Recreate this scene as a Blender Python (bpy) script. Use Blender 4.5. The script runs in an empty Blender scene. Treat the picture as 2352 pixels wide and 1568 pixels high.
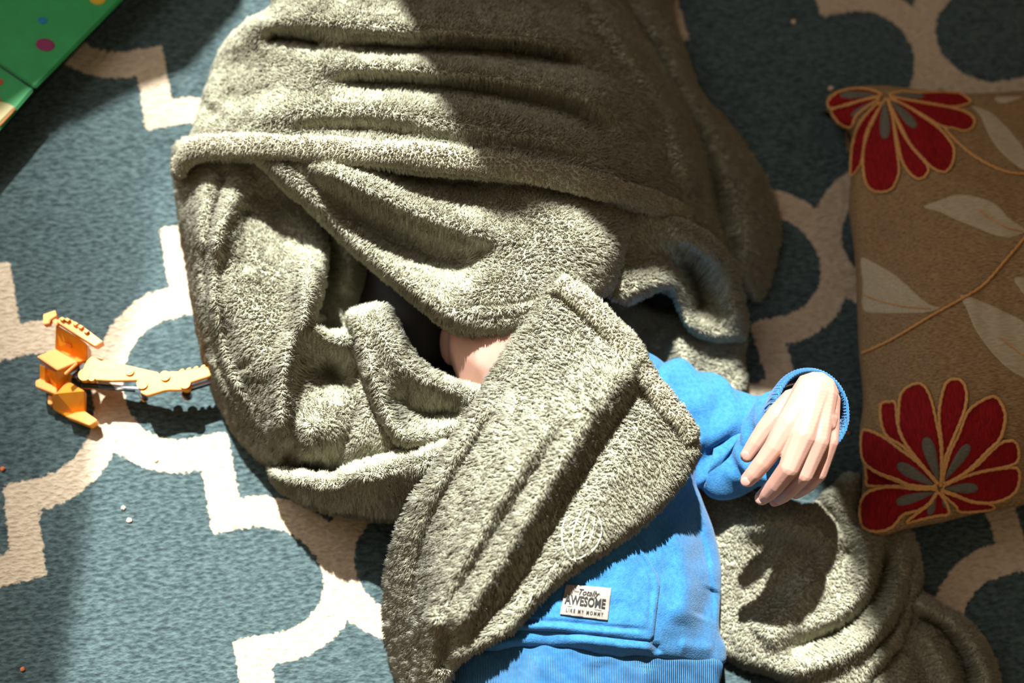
import bpy, bmesh, math, random
import numpy as np
from mathutils import Vector, Matrix

random.seed(7)
RNG = np.random.default_rng(11)
scene = bpy.context.scene
col = scene.collection

# ------------------------------------------------------------------ camera
IMW, IMH, FPX = 2352.0, 1568.0, 3267.0
CAM_H = 1.35
TILT_X, TILT_Y = 0.29202, -0.08609
_rx = np.array([[1, 0, 0], [0, math.cos(TILT_X), -math.sin(TILT_X)], [0, math.sin(TILT_X), math.cos(TILT_X)]])
_ry = np.array([[math.cos(TILT_Y), 0, math.sin(TILT_Y)], [0, 1, 0], [-math.sin(TILT_Y), 0, math.cos(TILT_Y)]])
CR = _rx @ _ry
_fw = CR @ np.array([0, 0, -1.0])
CP = -_fw * (CAM_H / -_fw[2])

cd = bpy.data.cameras.new('camera')
cam = bpy.data.objects.new('camera', cd)
col.objects.link(cam)
M4 = np.eye(4); M4[:3, :3] = CR; M4[:3, 3] = CP
cam.matrix_world = Matrix(M4.tolist())
cd.sensor_width = 36.0
cd.lens = 36.0 * FPX / IMW
cd.clip_start = 0.05
cd.dof.use_dof = True
cd.dof.focus_distance = 1.235
cd.dof.aperture_fstop = 2.4
scene.camera = cam

# ------------------------------------------------------------------ world, sun, window daylight, exposure
def srgb(r, g, b):
    f = lambda c: (c / 255 / 12.92) if c / 255 <= 0.04045 else ((c / 255 + 0.055) / 1.055) ** 2.4
    return (f(r), f(g), f(b), 1.0)

w = bpy.data.worlds.new('room_light')
scene.world = w
w.use_nodes = True
w.node_tree.nodes['Background'].inputs[0].default_value = (1.0, 0.77, 0.53, 1)
w.node_tree.nodes['Background'].inputs[1].default_value = 0.25

SUN = np.array([-0.16, 0.56, 0.90]); SUN = SUN / np.linalg.norm(SUN)   # from the place towards the sun
sd = bpy.data.lights.new('sun', 'SUN')
sd.energy = 16.0
sd.angle = math.radians(0.7)
sd.color = (0.95, 0.98, 0.955)
sun = bpy.data.objects.new('sun', sd)
col.objects.link(sun)
sun.rotation_euler = Vector((SUN[0], SUN[1], SUN[2])).to_track_quat('Z', 'Y').to_euler()

WALL_Y = 1.0
ad = bpy.data.lights.new('window_daylight', 'AREA')
ad.spread = math.radians(110); ad.shape = 'RECTANGLE'; ad.size = 1.3; ad.size_y = 1.5
ad.energy = 7.5
ad.color = (1.0, 0.98, 0.94)
al = bpy.data.objects.new('window_daylight', ad)
col.objects.link(al)
al.location = (-1.15, WALL_Y - 0.25, 1.2)
al.rotation_euler = (Vector((-1.15, WALL_Y - 0.25, 1.2)) - Vector((-0.6, -0.1, 0.0))).to_track_quat('Z', 'Y').to_euler()

scene.view_settings.view_transform = 'Standard'
scene.view_settings.look = 'None'
scene.view_settings.exposure = 0.0
scene.view_settings.gamma = 1.0
scene.view_settings.use_curve_mapping = False

# ------------------------------------------------------------------ geometry helpers
def P(u, v, z):
    """floor-plan helper: point at height z (m) seen at photo pixel (u, v)"""
    u = np.asarray(u, float); v = np.asarray(v, float); z = np.asarray(z, float)
    d = np.stack([(u - IMW / 2) / FPX, -(v - IMH / 2) / FPX, -np.ones_like(u)], -1) @ CR.T
    t = (z - CP[2]) / d[..., 2]
    return CP + d * t[..., None]

def project(X):
    q = (np.asarray(X) - CP) @ CR
    return np.stack([IMW / 2 + FPX * q[..., 0] / -q[..., 2], IMH / 2 - FPX * q[..., 1] / -q[..., 2]], -1)

def pxm(z):
    return (1.41 - z) / FPX

def catmull(pts, closed=False, n=8):
    pts = np.asarray(pts, float)
    out = []
    m = len(pts)
    rng = range(m) if closed else range(m - 1)
    for i in rng:
        if closed:
            p0, p1, p2, p3 = pts[i - 1], pts[i], pts[(i + 1) % m], pts[(i + 2) % m]
        else:
            p0 = pts[max(i - 1, 0)]; p1 = pts[i]; p2 = pts[i + 1]; p3 = pts[min(i + 2, m - 1)]
        for k in range(n):
            t = k / n
            out.append(0.5 * (2 * p1 + (p2 - p0) * t + (2 * p0 - 5 * p1 + 4 * p2 - p3) * t * t + (3 * p1 - p0 - 3 * p2 + p3) * t ** 3))
    if not closed:
        out.append(pts[-1])
    return np.array(out)

def seg_dist(Q, poly, closed=False):
    """distance, signed side (+ = right hand in the picture) and arc parameter 0..1 of points Q to a polyline"""
    A = poly[:-1]; B = poly[1:]
    if closed:
        A = poly; B = np.roll(poly, -1, 0)
    D = B - A
    L2 = (D ** 2).sum(1) + 1e-9
    best = np.full(len(Q), 1e18); side = np.zeros(len(Q)); par = np.zeros(len(Q)); cp = np.zeros((len(Q), 2))
    n = len(A)
    for i in range(n):
        d = Q - A[i]
        t = np.clip((d @ D[i]) / L2[i], 0, 1)
        c = A[i] + t[:, None] * D[i]
        dd = ((Q - c) ** 2).sum(1)
        m = dd < best
        best[m] = dd[m]
        side[m] = np.sign(d[m, 0] * -D[i, 1] + d[m, 1] * D[i, 0])
        par[m] = (i + t[m]) / n
        cp[m] = c[m]
    return np.sqrt(best), side, par, cp

def inside(Q, poly):
    x, y = Q[:, 0], Q[:, 1]
    r = np.zeros(len(Q), bool)
    for (x0, y0), (x1, y1) in zip(poly, np.roll(poly, -1, 0)):
        c = ((y0 > y) != (y1 > y))
        with np.errstate(divide='ignore', invalid='ignore'):
            xi = (x1 - x0) * (y - y0) / (y1 - y0) + x0
        r ^= c & (x < xi)
    return r

class TPS:
    def __init__(self, ctrl, lam=0.0):
        c = np.asarray(ctrl, float)
        self.X = c[:, :2] / 1000; y = c[:, 2]
        n = len(c)
        K = self.k(self.X, self.X) + lam * np.eye(n)
        Pm = np.c_[np.ones(n), self.X]
        Mx = np.block([[K, Pm], [Pm.T, np.zeros((3, 3))]])
        s = np.linalg.solve(Mx, np.r_[y, 0, 0, 0])
        self.w = s[:n]; self.a = s[n:]
    @staticmethod
    def k(A, B):
        r2 = ((A[:, None] - B[None]) ** 2).sum(-1)
        return 0.5 * r2 * np.log(r2 + 1e-12)
    def __call__(self, Q):
        Q = Q / 1000
        return self.k(Q, self.X) @ self.w + self.a[0] + Q @ self.a[1:]

def vnoise(Q, scale, seed=0):
    """smooth sum-of-sines noise, about -1..1"""
    r = np.random.default_rng(seed)
    s = np.zeros(len(Q))
    for k in range(7):
        a = r.uniform(0, 2 * math.pi); f = r.uniform(0.6, 1.6) / scale * 2 * math.pi
        s += np.sin(Q[:, 0] * math.cos(a) * f + Q[:, 1] * math.sin(a) * f + r.uniform(0, 6.28))
    return s / 3.2

def gnoise(Q, scale, seed=0):
    """smooth lattice noise, -1..1"""
    G = np.random.default_rng(seed).uniform(-1, 1, (256, 256))
    q = Q / scale
    i = np.floor(q).astype(int); f = q - i; f = f * f * (3 - 2 * f)
    x0, y0 = i[:, 0] % 256, i[:, 1] % 256; x1, y1 = (x0 + 1) % 256, (y0 + 1) % 256
    return (G[x0, y0] * (1 - f[:, 0]) + G[x1, y0] * f[:, 0]) * (1 - f[:, 1]) + (G[x0, y1] * (1 - f[:, 0]) + G[x1, y1] * f[:, 0]) * f[:, 1]

class Height:
    """surface height (m) over the plan: smooth base + folds (ridges and creases)"""
    def __init__(self, ctrl, folds=(), wob=0.0, wscale=90, seed=0):
        self.t = TPS(ctrl)
        self.folds = [(catmull(f[0]), f[1], f[2], f[3]) for f in folds]
        self.wob, self.ws, self.seed = wob, wscale, seed
    def __call__(self, Q):
        Q = np.asarray(Q, float)
        z = self.t(Q)
        for c, amp, wl, wr in self.folds:
            d, s, t, _ = seg_dist(Q, c)
            wd = np.where(s > 0, wr, wl)
            ta = np.clip(np.minimum(t, 1 - t) / 0.18, 0, 1); ta = ta * ta * (3 - 2 * ta) * 0.75 + 0.25
            z = z + amp * ta * np.exp(-(d / wd) ** 2)
        if self.wob:
            z = z + self.wob * vnoise(Q, self.ws, self.seed)
        return np.maximum(z, 0.15) / 100.0

def new_obj(name, verts, faces, mat, parent=None, smooth=True, mats=None, mat_idx=None):
    me = bpy.data.meshes.new(name)
    verts = np.asarray(verts, np.float32)
    if isinstance(faces, np.ndarray):
        nf, k = faces.shape
        me.vertices.add(len(verts)); me.vertices.foreach_set('co', verts.ravel())
        me.loops.add(nf * k); me.loops.foreach_set('vertex_index', faces.astype(np.int32).ravel())
        me.polygons.add(nf); me.polygons.foreach_set('loop_start', np.arange(0, nf * k, k, dtype=np.int32))
        me.update(calc_edges=True)
    else:
        me.from_pydata(verts.tolist(), [], [list(map(int, f)) for f in faces])
        me.update()
    if smooth:
        me.polygons.foreach_set('use_smooth', np.ones(len(me.polygons), bool))
    for m in (mats or [mat]):
        me.materials.append(m)
    if mat_idx is not None:
        me.polygons.foreach_set('material_index', np.asarray(mat_idx, np.int32))
    o = bpy.data.objects.new(name, me)
    col.objects.link(o)
    if parent is not None:
        o.parent = parent
    return o

def tag(o, label=None, cat=None, group=None, kind=None):
    if label: o['label'] = label
    if cat: o['category'] = cat
    if group: o['group'] = group
    if kind: o['kind'] = kind
    return o

def empty(name, loc=(0, 0, 0)):
    o = bpy.data.objects.new(name, None)
    col.objects.link(o)
    o.location = loc
    return o

def fill_grid(poly, res):
    """triangulated grid filling a plan polygon, border snapped to the outline; returns pts, tris, border loop edges"""
    lo = poly.min(0) - res; hi = poly.max(0) + res
    nx = int((hi[0] - lo[0]) / res) + 2; ny = int((hi[1] - lo[1]) / res) + 2
    gx, gy = np.meshgrid(lo[0] + np.arange(nx) * res, lo[1] + np.arange(ny) * res)
    Q = np.stack([gx.ravel(), gy.ravel()], 1)
    ins = inside(Q, poly)
    I = ins.reshape(ny, nx)
    cell = I[:-1, :-1] | I[1:, :-1] | I[:-1, 1:] | I[1:, 1:]
    idx = np.arange(nx * ny).reshape(ny, nx)
    a = idx[:-1, :-1][cell]; b = idx[:-1, 1:][cell]; c = idx[1:, 1:][cell]; d = idx[1:, :-1][cell]
    # winding so that the normal faces the viewer (v runs down)
    tris = np.concatenate([np.stack([a, d, c], 1), np.stack([a, c, b], 1)])
    used = np.unique(tris)
    out = used[~ins[used]]
    _, _, _, cp = seg_dist(Q[out], poly, True)
    Q[out] = cp
    remap = -np.ones(len(Q), int); remap[used] = np.arange(len(used))
    tris = remap[tris]; Q = Q[used]
    # drop slivers
    A, B, C = Q[tris[:, 0]], Q[tris[:, 1]], Q[tris[:, 2]]
    ar = np.abs((B - A)[:, 0] * (C - A)[:, 1] - (B - A)[:, 1] * (C - A)[:, 0])
    tris = tris[ar > 0.02 * res * res]
    e = np.concatenate([tris[:, [0, 1]], tris[:, [1, 2]], tris[:, [2, 0]]])
    key = np.sort(e, 1)
    _, inv, cnt = np.unique(key, axis=0, return_inverse=True, return_counts=True)
    be = e[cnt[inv.ravel()] == 1]
    return Q, tris, be

def patch_data(poly, zf, res=6.0, smooth=True, round_w=0.0, round_h=0.0, skirt=((0.02, 6.0),), zoff=0.0, floor_z=None):
    """solid-looking cloth sheet over a plan polygon. round_*: rolled edge; skirt: list of (drop m, inset px) rings closing the edge downwards"""
    poly = np.asarray(poly, float)
    if smooth:
        poly = catmull(poly, True, 8)
    Q, tris, be = fill_grid(poly, res)
    z = zf(Q) + zoff
    d, _, _, cp = seg_dist(Q, poly, True)
    if round_w:
        k = np.clip(1 - d / round_w, 0, 1)
        z = z - round_h * (1 - np.sqrt(np.clip(1 - k * k, 0, 1)))
    z = np.maximum(z, 0.001)
    V = P(Q[:, 0], Q[:, 1], z)
    verts = [V]; faces = [tris]
    bv = np.unique(be)
    # inward direction at the border from neighbouring triangles' centroid
    cen = Q[tris].mean(1)
    acc = np.zeros_like(Q); n_ = np.zeros(len(Q))
    for k in range(3):
        np.add.at(acc, tris[:, k], cen); np.add.at(n_, tris[:, k], 1)
    inw = acc / np.maximum(n_, 1)[:, None] - Q
    # smooth inward dirs a little
    nb = np.zeros_like(inw)
    np.add.at(nb, be[:, 0], inw[be[:, 1]]); np.add.at(nb, be[:, 1], inw[be[:, 0]])
    inw = inw + nb
    inw /= np.linalg.norm(inw, axis=1)[:, None] + 1e-9
    cur = bv; off = len(V)
    m0 = -np.ones(len(Q), int)
    prev = np.arange(len(Q))
    for drop, inset in skirt:
        qq = Q[bv] + inw[bv] * inset
        zz = np.maximum(z[bv] - drop, 0.0005)
        verts.append(P(qq[:, 0], qq[:, 1], zz))
        nxt = -np.ones(len(Q), int); nxt[bv] = off + np.arange(len(bv))
        a, b = be[:, 0], be[:, 1]
        faces.append(np.stack([prev[b], prev[a], nxt[a]], 1)); faces.append(np.stack([prev[b], nxt[a], nxt[b]], 1))
        prev = nxt; off += len(bv)
    return np.concatenate(verts), np.concatenate(faces), len(tris)

def tufts(V, F, density, length, rad, seed, nap=(0.1, -1.0), lean=0.9, clump=3.3):
    """plush pile: short bent three-sided tufts over a triangle mesh"""
    r = np.random.default_rng(seed)
    A, B, C = V[F[:, 0]], V[F[:, 1]], V[F[:, 2]]
    N = np.cross(B - A, C - A); ar = np.linalg.norm(N, axis=1) * 0.5
    n = int(ar.sum() * density)
    # vertex normals for smooth directions
    VN = np.zeros_like(V)
    for k in range(3):
        np.add.at(VN, F[:, k], N)
    VN /= np.linalg.norm(VN, axis=1)[:, None] + 1e-12
    f = r.choice(len(F), n, p=ar / ar.sum())
    s = np.sqrt(r.random(n)); t = r.random(n)
    w0, w1, w2 = 1 - s, s * (1 - t), s * t
    p = w0[:, None] * A[f] + w1[:, None] * B[f] + w2[:, None] * C[f]
    nn = w0[:, None] * VN[F[f, 0]] + w1[:, None] * VN[F[f, 1]] + w2[:, None] * VN[F[f, 2]]
    nn /= np.linalg.norm(nn, axis=1)[:, None] + 1e-12
    g = p[:, :2] * 1000
    # nap: wandering direction, clumped so neighbours lean together
    ang = math.atan2(nap[1], nap[0]) + 0.45 * gnoise(g, 60, seed + 1) + 0.25 * gnoise(g, 17, seed + 2) + 1.1 * gnoise(g, 3.2, seed + 3) + r.normal(0, 0.45, n)
    tdir = np.stack([np.cos(ang), np.sin(ang), np.zeros(n)], 1)
    tdir -= nn * (tdir * nn).sum(1)[:, None]
    tdir /= np.linalg.norm(tdir, axis=1)[:, None] + 1e-9
    L = length * (1 + 0.38 * gnoise(g, 3.0, seed + 4) + 0.15 * gnoise(g, 24, seed + 6) + r.normal(0, 0.12, n)).clip(0.4, 1.8)
    rr = rad * r.uniform(0.8, 1.25, n)
    le = lean * (1 + 0.25 * gnoise(g, 12, seed + 5))
    b3 = np.cross(nn, tdir)
    a0 = p - nn * 0.0006
    a2 = p + nn * (0.74 * L)[:, None] + tdir * (0.62 * L * le)[:, None]
    # tips draw together into small locks with gaps between
    cs = clump
    ci = np.floor(g / cs)
    best = np.full(n, 1e9); bc = np.zeros((n, 2))
    J = np.random.default_rng(seed + 9).uniform(0.05, 0.95, (64, 64, 2))
    for ox in (-1, 0, 1):
        for oy in (-1, 0, 1):
            cc = ci + np.array([ox, oy])
            ii = cc.astype(int) % 64
            c = (cc + J[ii[:, 0], ii[:, 1]]) * cs
            dd = ((g - c) ** 2).sum(1)
            m = dd < best; best[m] = dd[m]; bc[m] = c[m]
    pull = np.zeros((n, 3)); pull[:, :2] = (bc - g) / 1000 * 0.7
    pull -= nn * (pull * nn).sum(1)[:, None]
    a2 = a2 + pull
    a2 += nn * (L * 0.25 * (1 - np.sqrt(best) / cs).clip(-0.4, 1))[:, None]
    vs = np.empty((n, 4, 3))
    for k in range(3):
        an = 2 * math.pi * k / 3 + math.pi / 2
        off0 = b3 * math.cos(an) + (tdir * 0.8 + nn * 0.5) * math.sin(an)
        vs[:, k] = a0 + off0 * rr[:, None]
    vs[:, 3] = a2
    vs[:, :, 2] = np.maximum(vs[:, :, 2], 0.0012)
    base = np.arange(n)[:, None] * 4
    tri = np.array([[0, 1, 3], [1, 2, 3], [2, 0, 3]])
    Fs = (base[:, :, None] + tri[None]).reshape(-1, 3)
    return vs.reshape(-1, 3), Fs

def tube_data(C, R, seg=16, cap=True, squash=None, wob=None):
    """tube around a 3-D centre line C with radii R"""
    C = np.asarray(C, float); R = np.asarray(R, float); n = len(C)
    T = np.gradient(C, axis=0); T /= np.linalg.norm(T, axis=1)[:, None] + 1e-12
    N = np.empty_like(C)
    ref = np.array([0, 0, 1.0]) if abs(T[0, 2]) < 0.9 else np.array([0, 1.0, 0])
    v = ref - T[0] * (ref @ T[0]); N[0] = v / np.linalg.norm(v)
    for i in range(1, n):
        v = N[i - 1] - T[i] * (N[i - 1] @ T[i]); N[i] = v / np.linalg.norm(v)
    B = np.cross(T, N)
    th = np.arange(seg) * 2 * math.pi / seg
    rr = R[:, None] * np.ones(seg)
    if wob is not None:
        rr = rr * wob(np.arange(n)[:, None] / max(n - 1, 1), th[None])
    sq = 1.0 if squash is None else squash
    V = C[:, None] + rr[..., None] * (N[:, None] * np.cos(th)[None, :, None] * sq + B[:, None] * np.sin(th)[None, :, None])
    V = V.reshape(-1, 3)
    i = np.arange(n - 1)[:, None] * seg; j = np.arange(seg)[None]; j2 = (j + 1) % seg
    a = (i + j).ravel(); b = (i + j2).ravel(); c = (i + seg + j2).ravel(); d = (i + seg + j).ravel()
    F = np.concatenate([np.stack([a, b, c], 1), np.stack([a, c, d], 1)])
    if cap:
        V = np.concatenate([V, C[:1], C[-1:]])
        k = np.arange(seg); k2 = (k + 1) % seg
        F = np.concatenate([F, np.stack([k2, k, np.full(seg, len(V) - 2)], 1),
                            np.stack([(n - 1) * seg + k, (n - 1) * seg + k2, np.full(seg, len(V) - 1)], 1)])
    return V, F

def merge(*parts):
    vs, fs, o = [], [], 0
    for V, F in parts:
        vs.append(V); fs.append(F + o); o += len(V)
    return np.concatenate(vs), np.concatenate(fs)

def prism(corners, ext):
    """solid from a 3-D polygon, extruded by ext (3-vector); fan triangulated"""
    c = np.asarray(corners, float); n = len(c)
    V = np.concatenate([c, c + np.asarray(ext)])
    faces = [list(range(n)), list(range(2 * n - 1, n - 1, -1))]
    for i in range(n):
        j = (i + 1) % n
        faces.append([j, i, n + i, n + j])
    return V, faces

# ------------------------------------------------------------------ materials
def mat_base(name, rough=0.8):
    m = bpy.data.materials.new(name); m.use_nodes = True
    nt = m.node_tree; b = nt.nodes['Principled BSDF']
    b.inputs['Roughness'].default_value = rough
    return m, nt, b

def node(nt, t, **kw):
    n = nt.nodes.new(t)
    for k, v in kw.items():
        setattr(n, k, v)
    return n

def noise_color(nt, b, c1, c2, scale, detail=4, coord='Object', stretch=None):
    tc = node(nt, 'ShaderNodeTexCoord')
    mp = node(nt, 'ShaderNodeMapping')
    if stretch: mp.inputs['Scale'].default_value = stretch
    nz = node(nt, 'ShaderNodeTexNoise'); nz.inputs['Scale'].default_value = scale; nz.inputs['Detail'].default_value = detail
    rp = node(nt, 'ShaderNodeValToRGB')
    rp.color_ramp.elements[0].position = 0.3; rp.color_ramp.elements[1].position = 0.7
    rp.color_ramp.elements[0].color = c1; rp.color_ramp.elements[1].color = c2
    nt.links.new(tc.outputs[coord], mp.inputs['Vector']); nt.links.new(mp.outputs[0], nz.inputs['Vector'])
    nt.links.new(nz.outputs['Fac'], rp.inputs[0]); nt.links.new(rp.outputs[0], b.inputs['Base Color'])
    return mp, nz, rp

def add_bump(nt, b, height_socket, dist, strength=1.0):
    bp = node(nt, 'ShaderNodeBump'); bp.inputs['Distance'].default_value = dist; bp.inputs['Strength'].default_value = strength
    nt.links.new(height_socket, bp.inputs['Height']); nt.links.new(bp.outputs[0], b.inputs['Normal'])
    return bp

def plain(name, c, rough=0.5, spec=None, bump=None):
    m, nt, b = mat_base(name, rough)
    c2 = tuple(x * 0.86 for x in c[:3]) + (1,)
    mp, nz, rp = noise_color(nt, b, c2, c, 60)
    if spec is not None: b.inputs['Specular IOR Level'].default_value = spec
    if bump: add_bump(nt, b, nz.outputs['Fac'], bump)
    return m

def fleece_mat(name, c, sheen=0.06):
    m, nt, b = mat_base(name, 0.95)
    b.inputs['Specular IOR Level'].default_value = 0.12
    b.inputs['Sheen Weight'].default_value = sheen
    b.inputs['Sheen Roughness'].default_value = 0.5
    g = node(nt, 'ShaderNodeNewGeometry')
    mr = node(nt, 'ShaderNodeMapRange'); mr.inputs['To Min'].default_value = 0.72; mr.inputs['To Max'].default_value = 1.22
    nt.links.new(g.outputs['Random Per Island'], mr.inputs['Value'])
    mx = node(nt, 'ShaderNodeVectorMath', operation='SCALE'); mx.inputs[0].default_value = c[:3]
    nt.links.new(mr.outputs[0], mx.inputs['Scale']); nt.links.new(mx.outputs[0], b.inputs['Base Color'])
    return m

M_FLEECE = fleece_mat('olive_plush', (0.375, 0.357, 0.262, 1))
M_HEM = fleece_mat('olive_plush_hem', (0.385, 0.355, 0.255, 1))
M_THREAD = plain('pale_thread', srgb(215, 205, 185), 0.6)

# ------------------------------------------------------------------ setting: floor, rug, window wall
def box_faces():
    return [[0, 1, 2, 3], [7, 6, 5, 4], [4, 5, 1, 0], [5, 6, 2, 1], [6, 7, 3, 2], [7, 4, 0, 3]]

def box(name, lo, hi, mat, parent=None):
    (x0, y0, z0), (x1, y1, z1) = lo, hi
    V = [(x0, y0, z1), (x1, y0, z1), (x1, y1, z1), (x0, y1, z1), (x0, y0, z0), (x1, y0, z0), (x1, y1, z0), (x0, y1, z0)]
    return new_obj(name, V, box_faces(), mat, parent, smooth=False)

M_WALL = plain('wall_paint', srgb(205, 196, 182), 0.9)
M_FLOORW = plain('floor_boards', srgb(120, 88, 60), 0.6)
M_WHITE = plain('white_paint', srgb(230, 228, 222), 0.5)

tag(box('floor', (-2.2, -1.6, -0.05), (2.2, WALL_Y + 0.06, -0.012), M_FLOORW), kind='structure')

# trellis rug: distance to the cream line of a repeating ogee trellis, stored per point
RA, RB, RTH, RX0, RY0 = 0.36843, 0.41466, 0.20544, -0.34883, -0.25597
RRAD = 0.0715
RUG_FIX = [((0, -.5), (250, 910)), ((.5, 0), (780, 1320)), ((2, -.5), (1912, 580)), ((2.5, -1), (2125, 105)), ((.25, -.25), (505, 1110)),
           ((.25, -.75), (412, 612)), ((.25, -1.25), (355, 200)), ((-.25, -.75), (5, 710)), ((-.25, -.25), (55, 1225)), ((.25, .25), (590, 1560)), ((1.75, -.25), (1785, 830))]

def trellis_curve():
    pts = []
    for k in range(15):
        a = math.pi - k / 14 * math.pi / 2
        pts.append((RRAD + RRAD * math.cos(a), RRAD * math.sin(a)))
    pts += [(RA / 4, RRAD), (RA / 4, RB / 2 - RRAD)]
    for k in range(15):
        a = -math.pi / 2 + k / 14 * math.pi / 2
        pts.append((RA / 2 - RRAD + RRAD * math.cos(a), RB / 2 + RRAD * math.sin(a)))
    return np.array(pts)

def build_rug():
    M, nt, b = mat_base('rug_pile', 0.95)
    b.inputs['Specular IOR Level'].default_value = 0.1
    b.inputs['Sheen Weight'].default_value = 0.15
    st = 0.006
    xs = np.arange(-1.45, 1.45, st); ys = np.arange(-0.95, 0.93, st)
    gx, gy = np.meshgrid(xs, ys)
    Q = np.stack([gx.ravel(), gy.ravel()], 1)
    # uneven stretch of the woven pattern
    src = np.array([[RX0 + l[0] * RA * math.cos(RTH) + l[1] * RB * math.sin(RTH), RY0 + l[0] * RA * math.sin(RTH) - l[1] * RB * math.cos(RTH)] for l, _ in RUG_FIX])
    dst = np.array([P(p[0], p[1], 0.0)[:2] for _, p in RUG_FIX])
    wts = np.exp(-((Q[:, None] - dst[None]) ** 2).sum(-1) / (2 * 0.11 ** 2))
    K = np.exp(-((dst[:, None] - dst[None]) ** 2).sum(-1) / (2 * 0.11 ** 2))
    coef = np.linalg.solve(K + 0.15 * np.eye(len(dst)), src - dst)
    Qw = Q + wts @ coef
    dx = Qw[:, 0] - RX0; dy = Qw[:, 1] - RY0
    X = dx * math.cos(RTH) + dy * math.sin(RTH)
    Y = -(-dx * math.sin(RTH) + dy * math.cos(RTH)) + RB / 2      # 0 at a touching point
    X = np.abs((X + RA / 2) % RA - RA / 2); Y = np.abs((Y + RB / 2) % RB - RB / 2)
    Qf = np.stack([X, Y], 1)
    d = np.full(len(Qf), 9.0)
    tcv = trellis_curve()
    for arc in (tcv[:15], tcv[-15:]):
        d = np.minimum(d, seg_dist(Qf, arc)[0])
    def bar(x0, x1, y0, y1):       # square-ended bars keep the stepped corners sharp
        return np.maximum(np.abs(X - (x0 + x1) / 2) - (x1 - x0) / 2, np.abs(Y - (y0 + y1) / 2) - (y1 - y0) / 2).clip(0)
    d = np.minimum(d, bar(RA / 4, RA / 4, RRAD, RB / 2 - RRAD))
    d = np.minimum(d, bar(RRAD, RA / 4, RRAD, RRAD))
    d = np.minimum(d, bar(RA / 4, RA / 2 - RRAD, RB / 2 - RRAD, RB / 2 - RRAD))
    nx, ny = len(xs), len(ys)
    idx = np.arange(nx * ny).reshape(ny, nx)
    F = np.stack([idx[:-1, :-1].ravel(), idx[:-1, 1:].ravel(), idx[1:, 1:].ravel(), idx[1:, :-1].ravel()], 1)
    Z = 0.0012 * vnoise(Q, 0.35, 5) - 0.0012
    V = np.c_[Q, Z]
    # bound edge folded down to the floor
    ring = np.concatenate([idx[0, :], idx[1:, -1], idx[-1, -2::-1], idx[-2:0:-1, 0]])
    low = V[ring].copy(); low[:, 2] = -0.012
    n0 = len(V); m = len(ring)
    k = np.arange(m); k2 = (k + 1) % m
    SF = np.stack([ring[k2], ring[k], n0 + k, n0 + k2], 1)
    o = new_obj('rug', np.concatenate([V, low]), np.concatenate([F, SF]), M)
    at = o.data.attributes.new('line_dist', 'FLOAT', 'POINT')
    at.data.foreach_set('value', np.concatenate([d, d[ring]]).astype(np.float32))
    # material
    tc = node(nt, 'ShaderNodeTexCoord')
    an = node(nt, 'ShaderNodeAttribute', attribute_name='line_dist')
    jag = node(nt, 'ShaderNodeTexNoise'); jag.inputs['Scale'].default_value = 230; jag.inputs['Detail'].default_value = 2
    nt.links.new(tc.outputs['Object'], jag.inputs['Vector'])
    j1 = node(nt, 'ShaderNodeMath', operation='MULTIPLY_ADD'); j1.inputs[1].default_value = 0.0075
    nt.links.new(jag.outputs['Fac'], j1.inputs[0]); nt.links.new(an.outputs['Fac'], j1.inputs[2])
    mr = node(nt, 'ShaderNodeMapRange'); mr.inputs['From Min'].default_value = 0.0180; mr.inputs['From Max'].default_value = 0.0196
    nt.links.new(j1.outputs[0], mr.inputs['Value'])
    tone = node(nt, 'ShaderNodeTexNoise'); tone.inputs['Scale'].default_value = 330; tone.inputs['Detail'].default_value = 3
    mp = node(nt, 'ShaderNodeMapping'); mp.inputs['Rotation'].default_value = (0, 0, -0.3); mp.inputs['Scale'].default_value = (0.45, 1.0, 1)
    nt.links.new(tc.outputs['Object'], mp.inputs['Vector']); nt.links.new(mp.outputs[0], tone.inputs['Vector'])
    def two(c1, c2):
        r = node(nt, 'ShaderNodeValToRGB'); r.color_ramp.elements[0].position = 0.32; r.color_ramp.elements[1].position = 0.68
        r.color_ramp.elements[0].color = c1; r.color_ramp.elements[1].color = c2
        nt.links.new(tone.outputs['Fac'], r.inputs[0]); return r
    cr = two((0.42, 0.325, 0.23, 1), (0.58, 0.47, 0.345, 1))
    bl = two((0.025, 0.040, 0.043, 1), (0.080, 0.118, 0.121, 1))
    mx = node(nt, 'ShaderNodeMix', data_type='RGBA')
    nt.links.new(mr.outputs[0], mx.inputs[0]); nt.links.new(cr.outputs[0], mx.inputs[6]); nt.links.new(bl.outputs[0], mx.inputs[7])
    nt.links.new(mx.outputs[2], b.inputs['Base Color'])
    add_bump(nt, b, tone.outputs['Fac'], 0.004, 0.9)
    tag(o, 'slate blue rug with cream trellis pattern covering the floor', 'rug')
    return o
build_rug()

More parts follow.
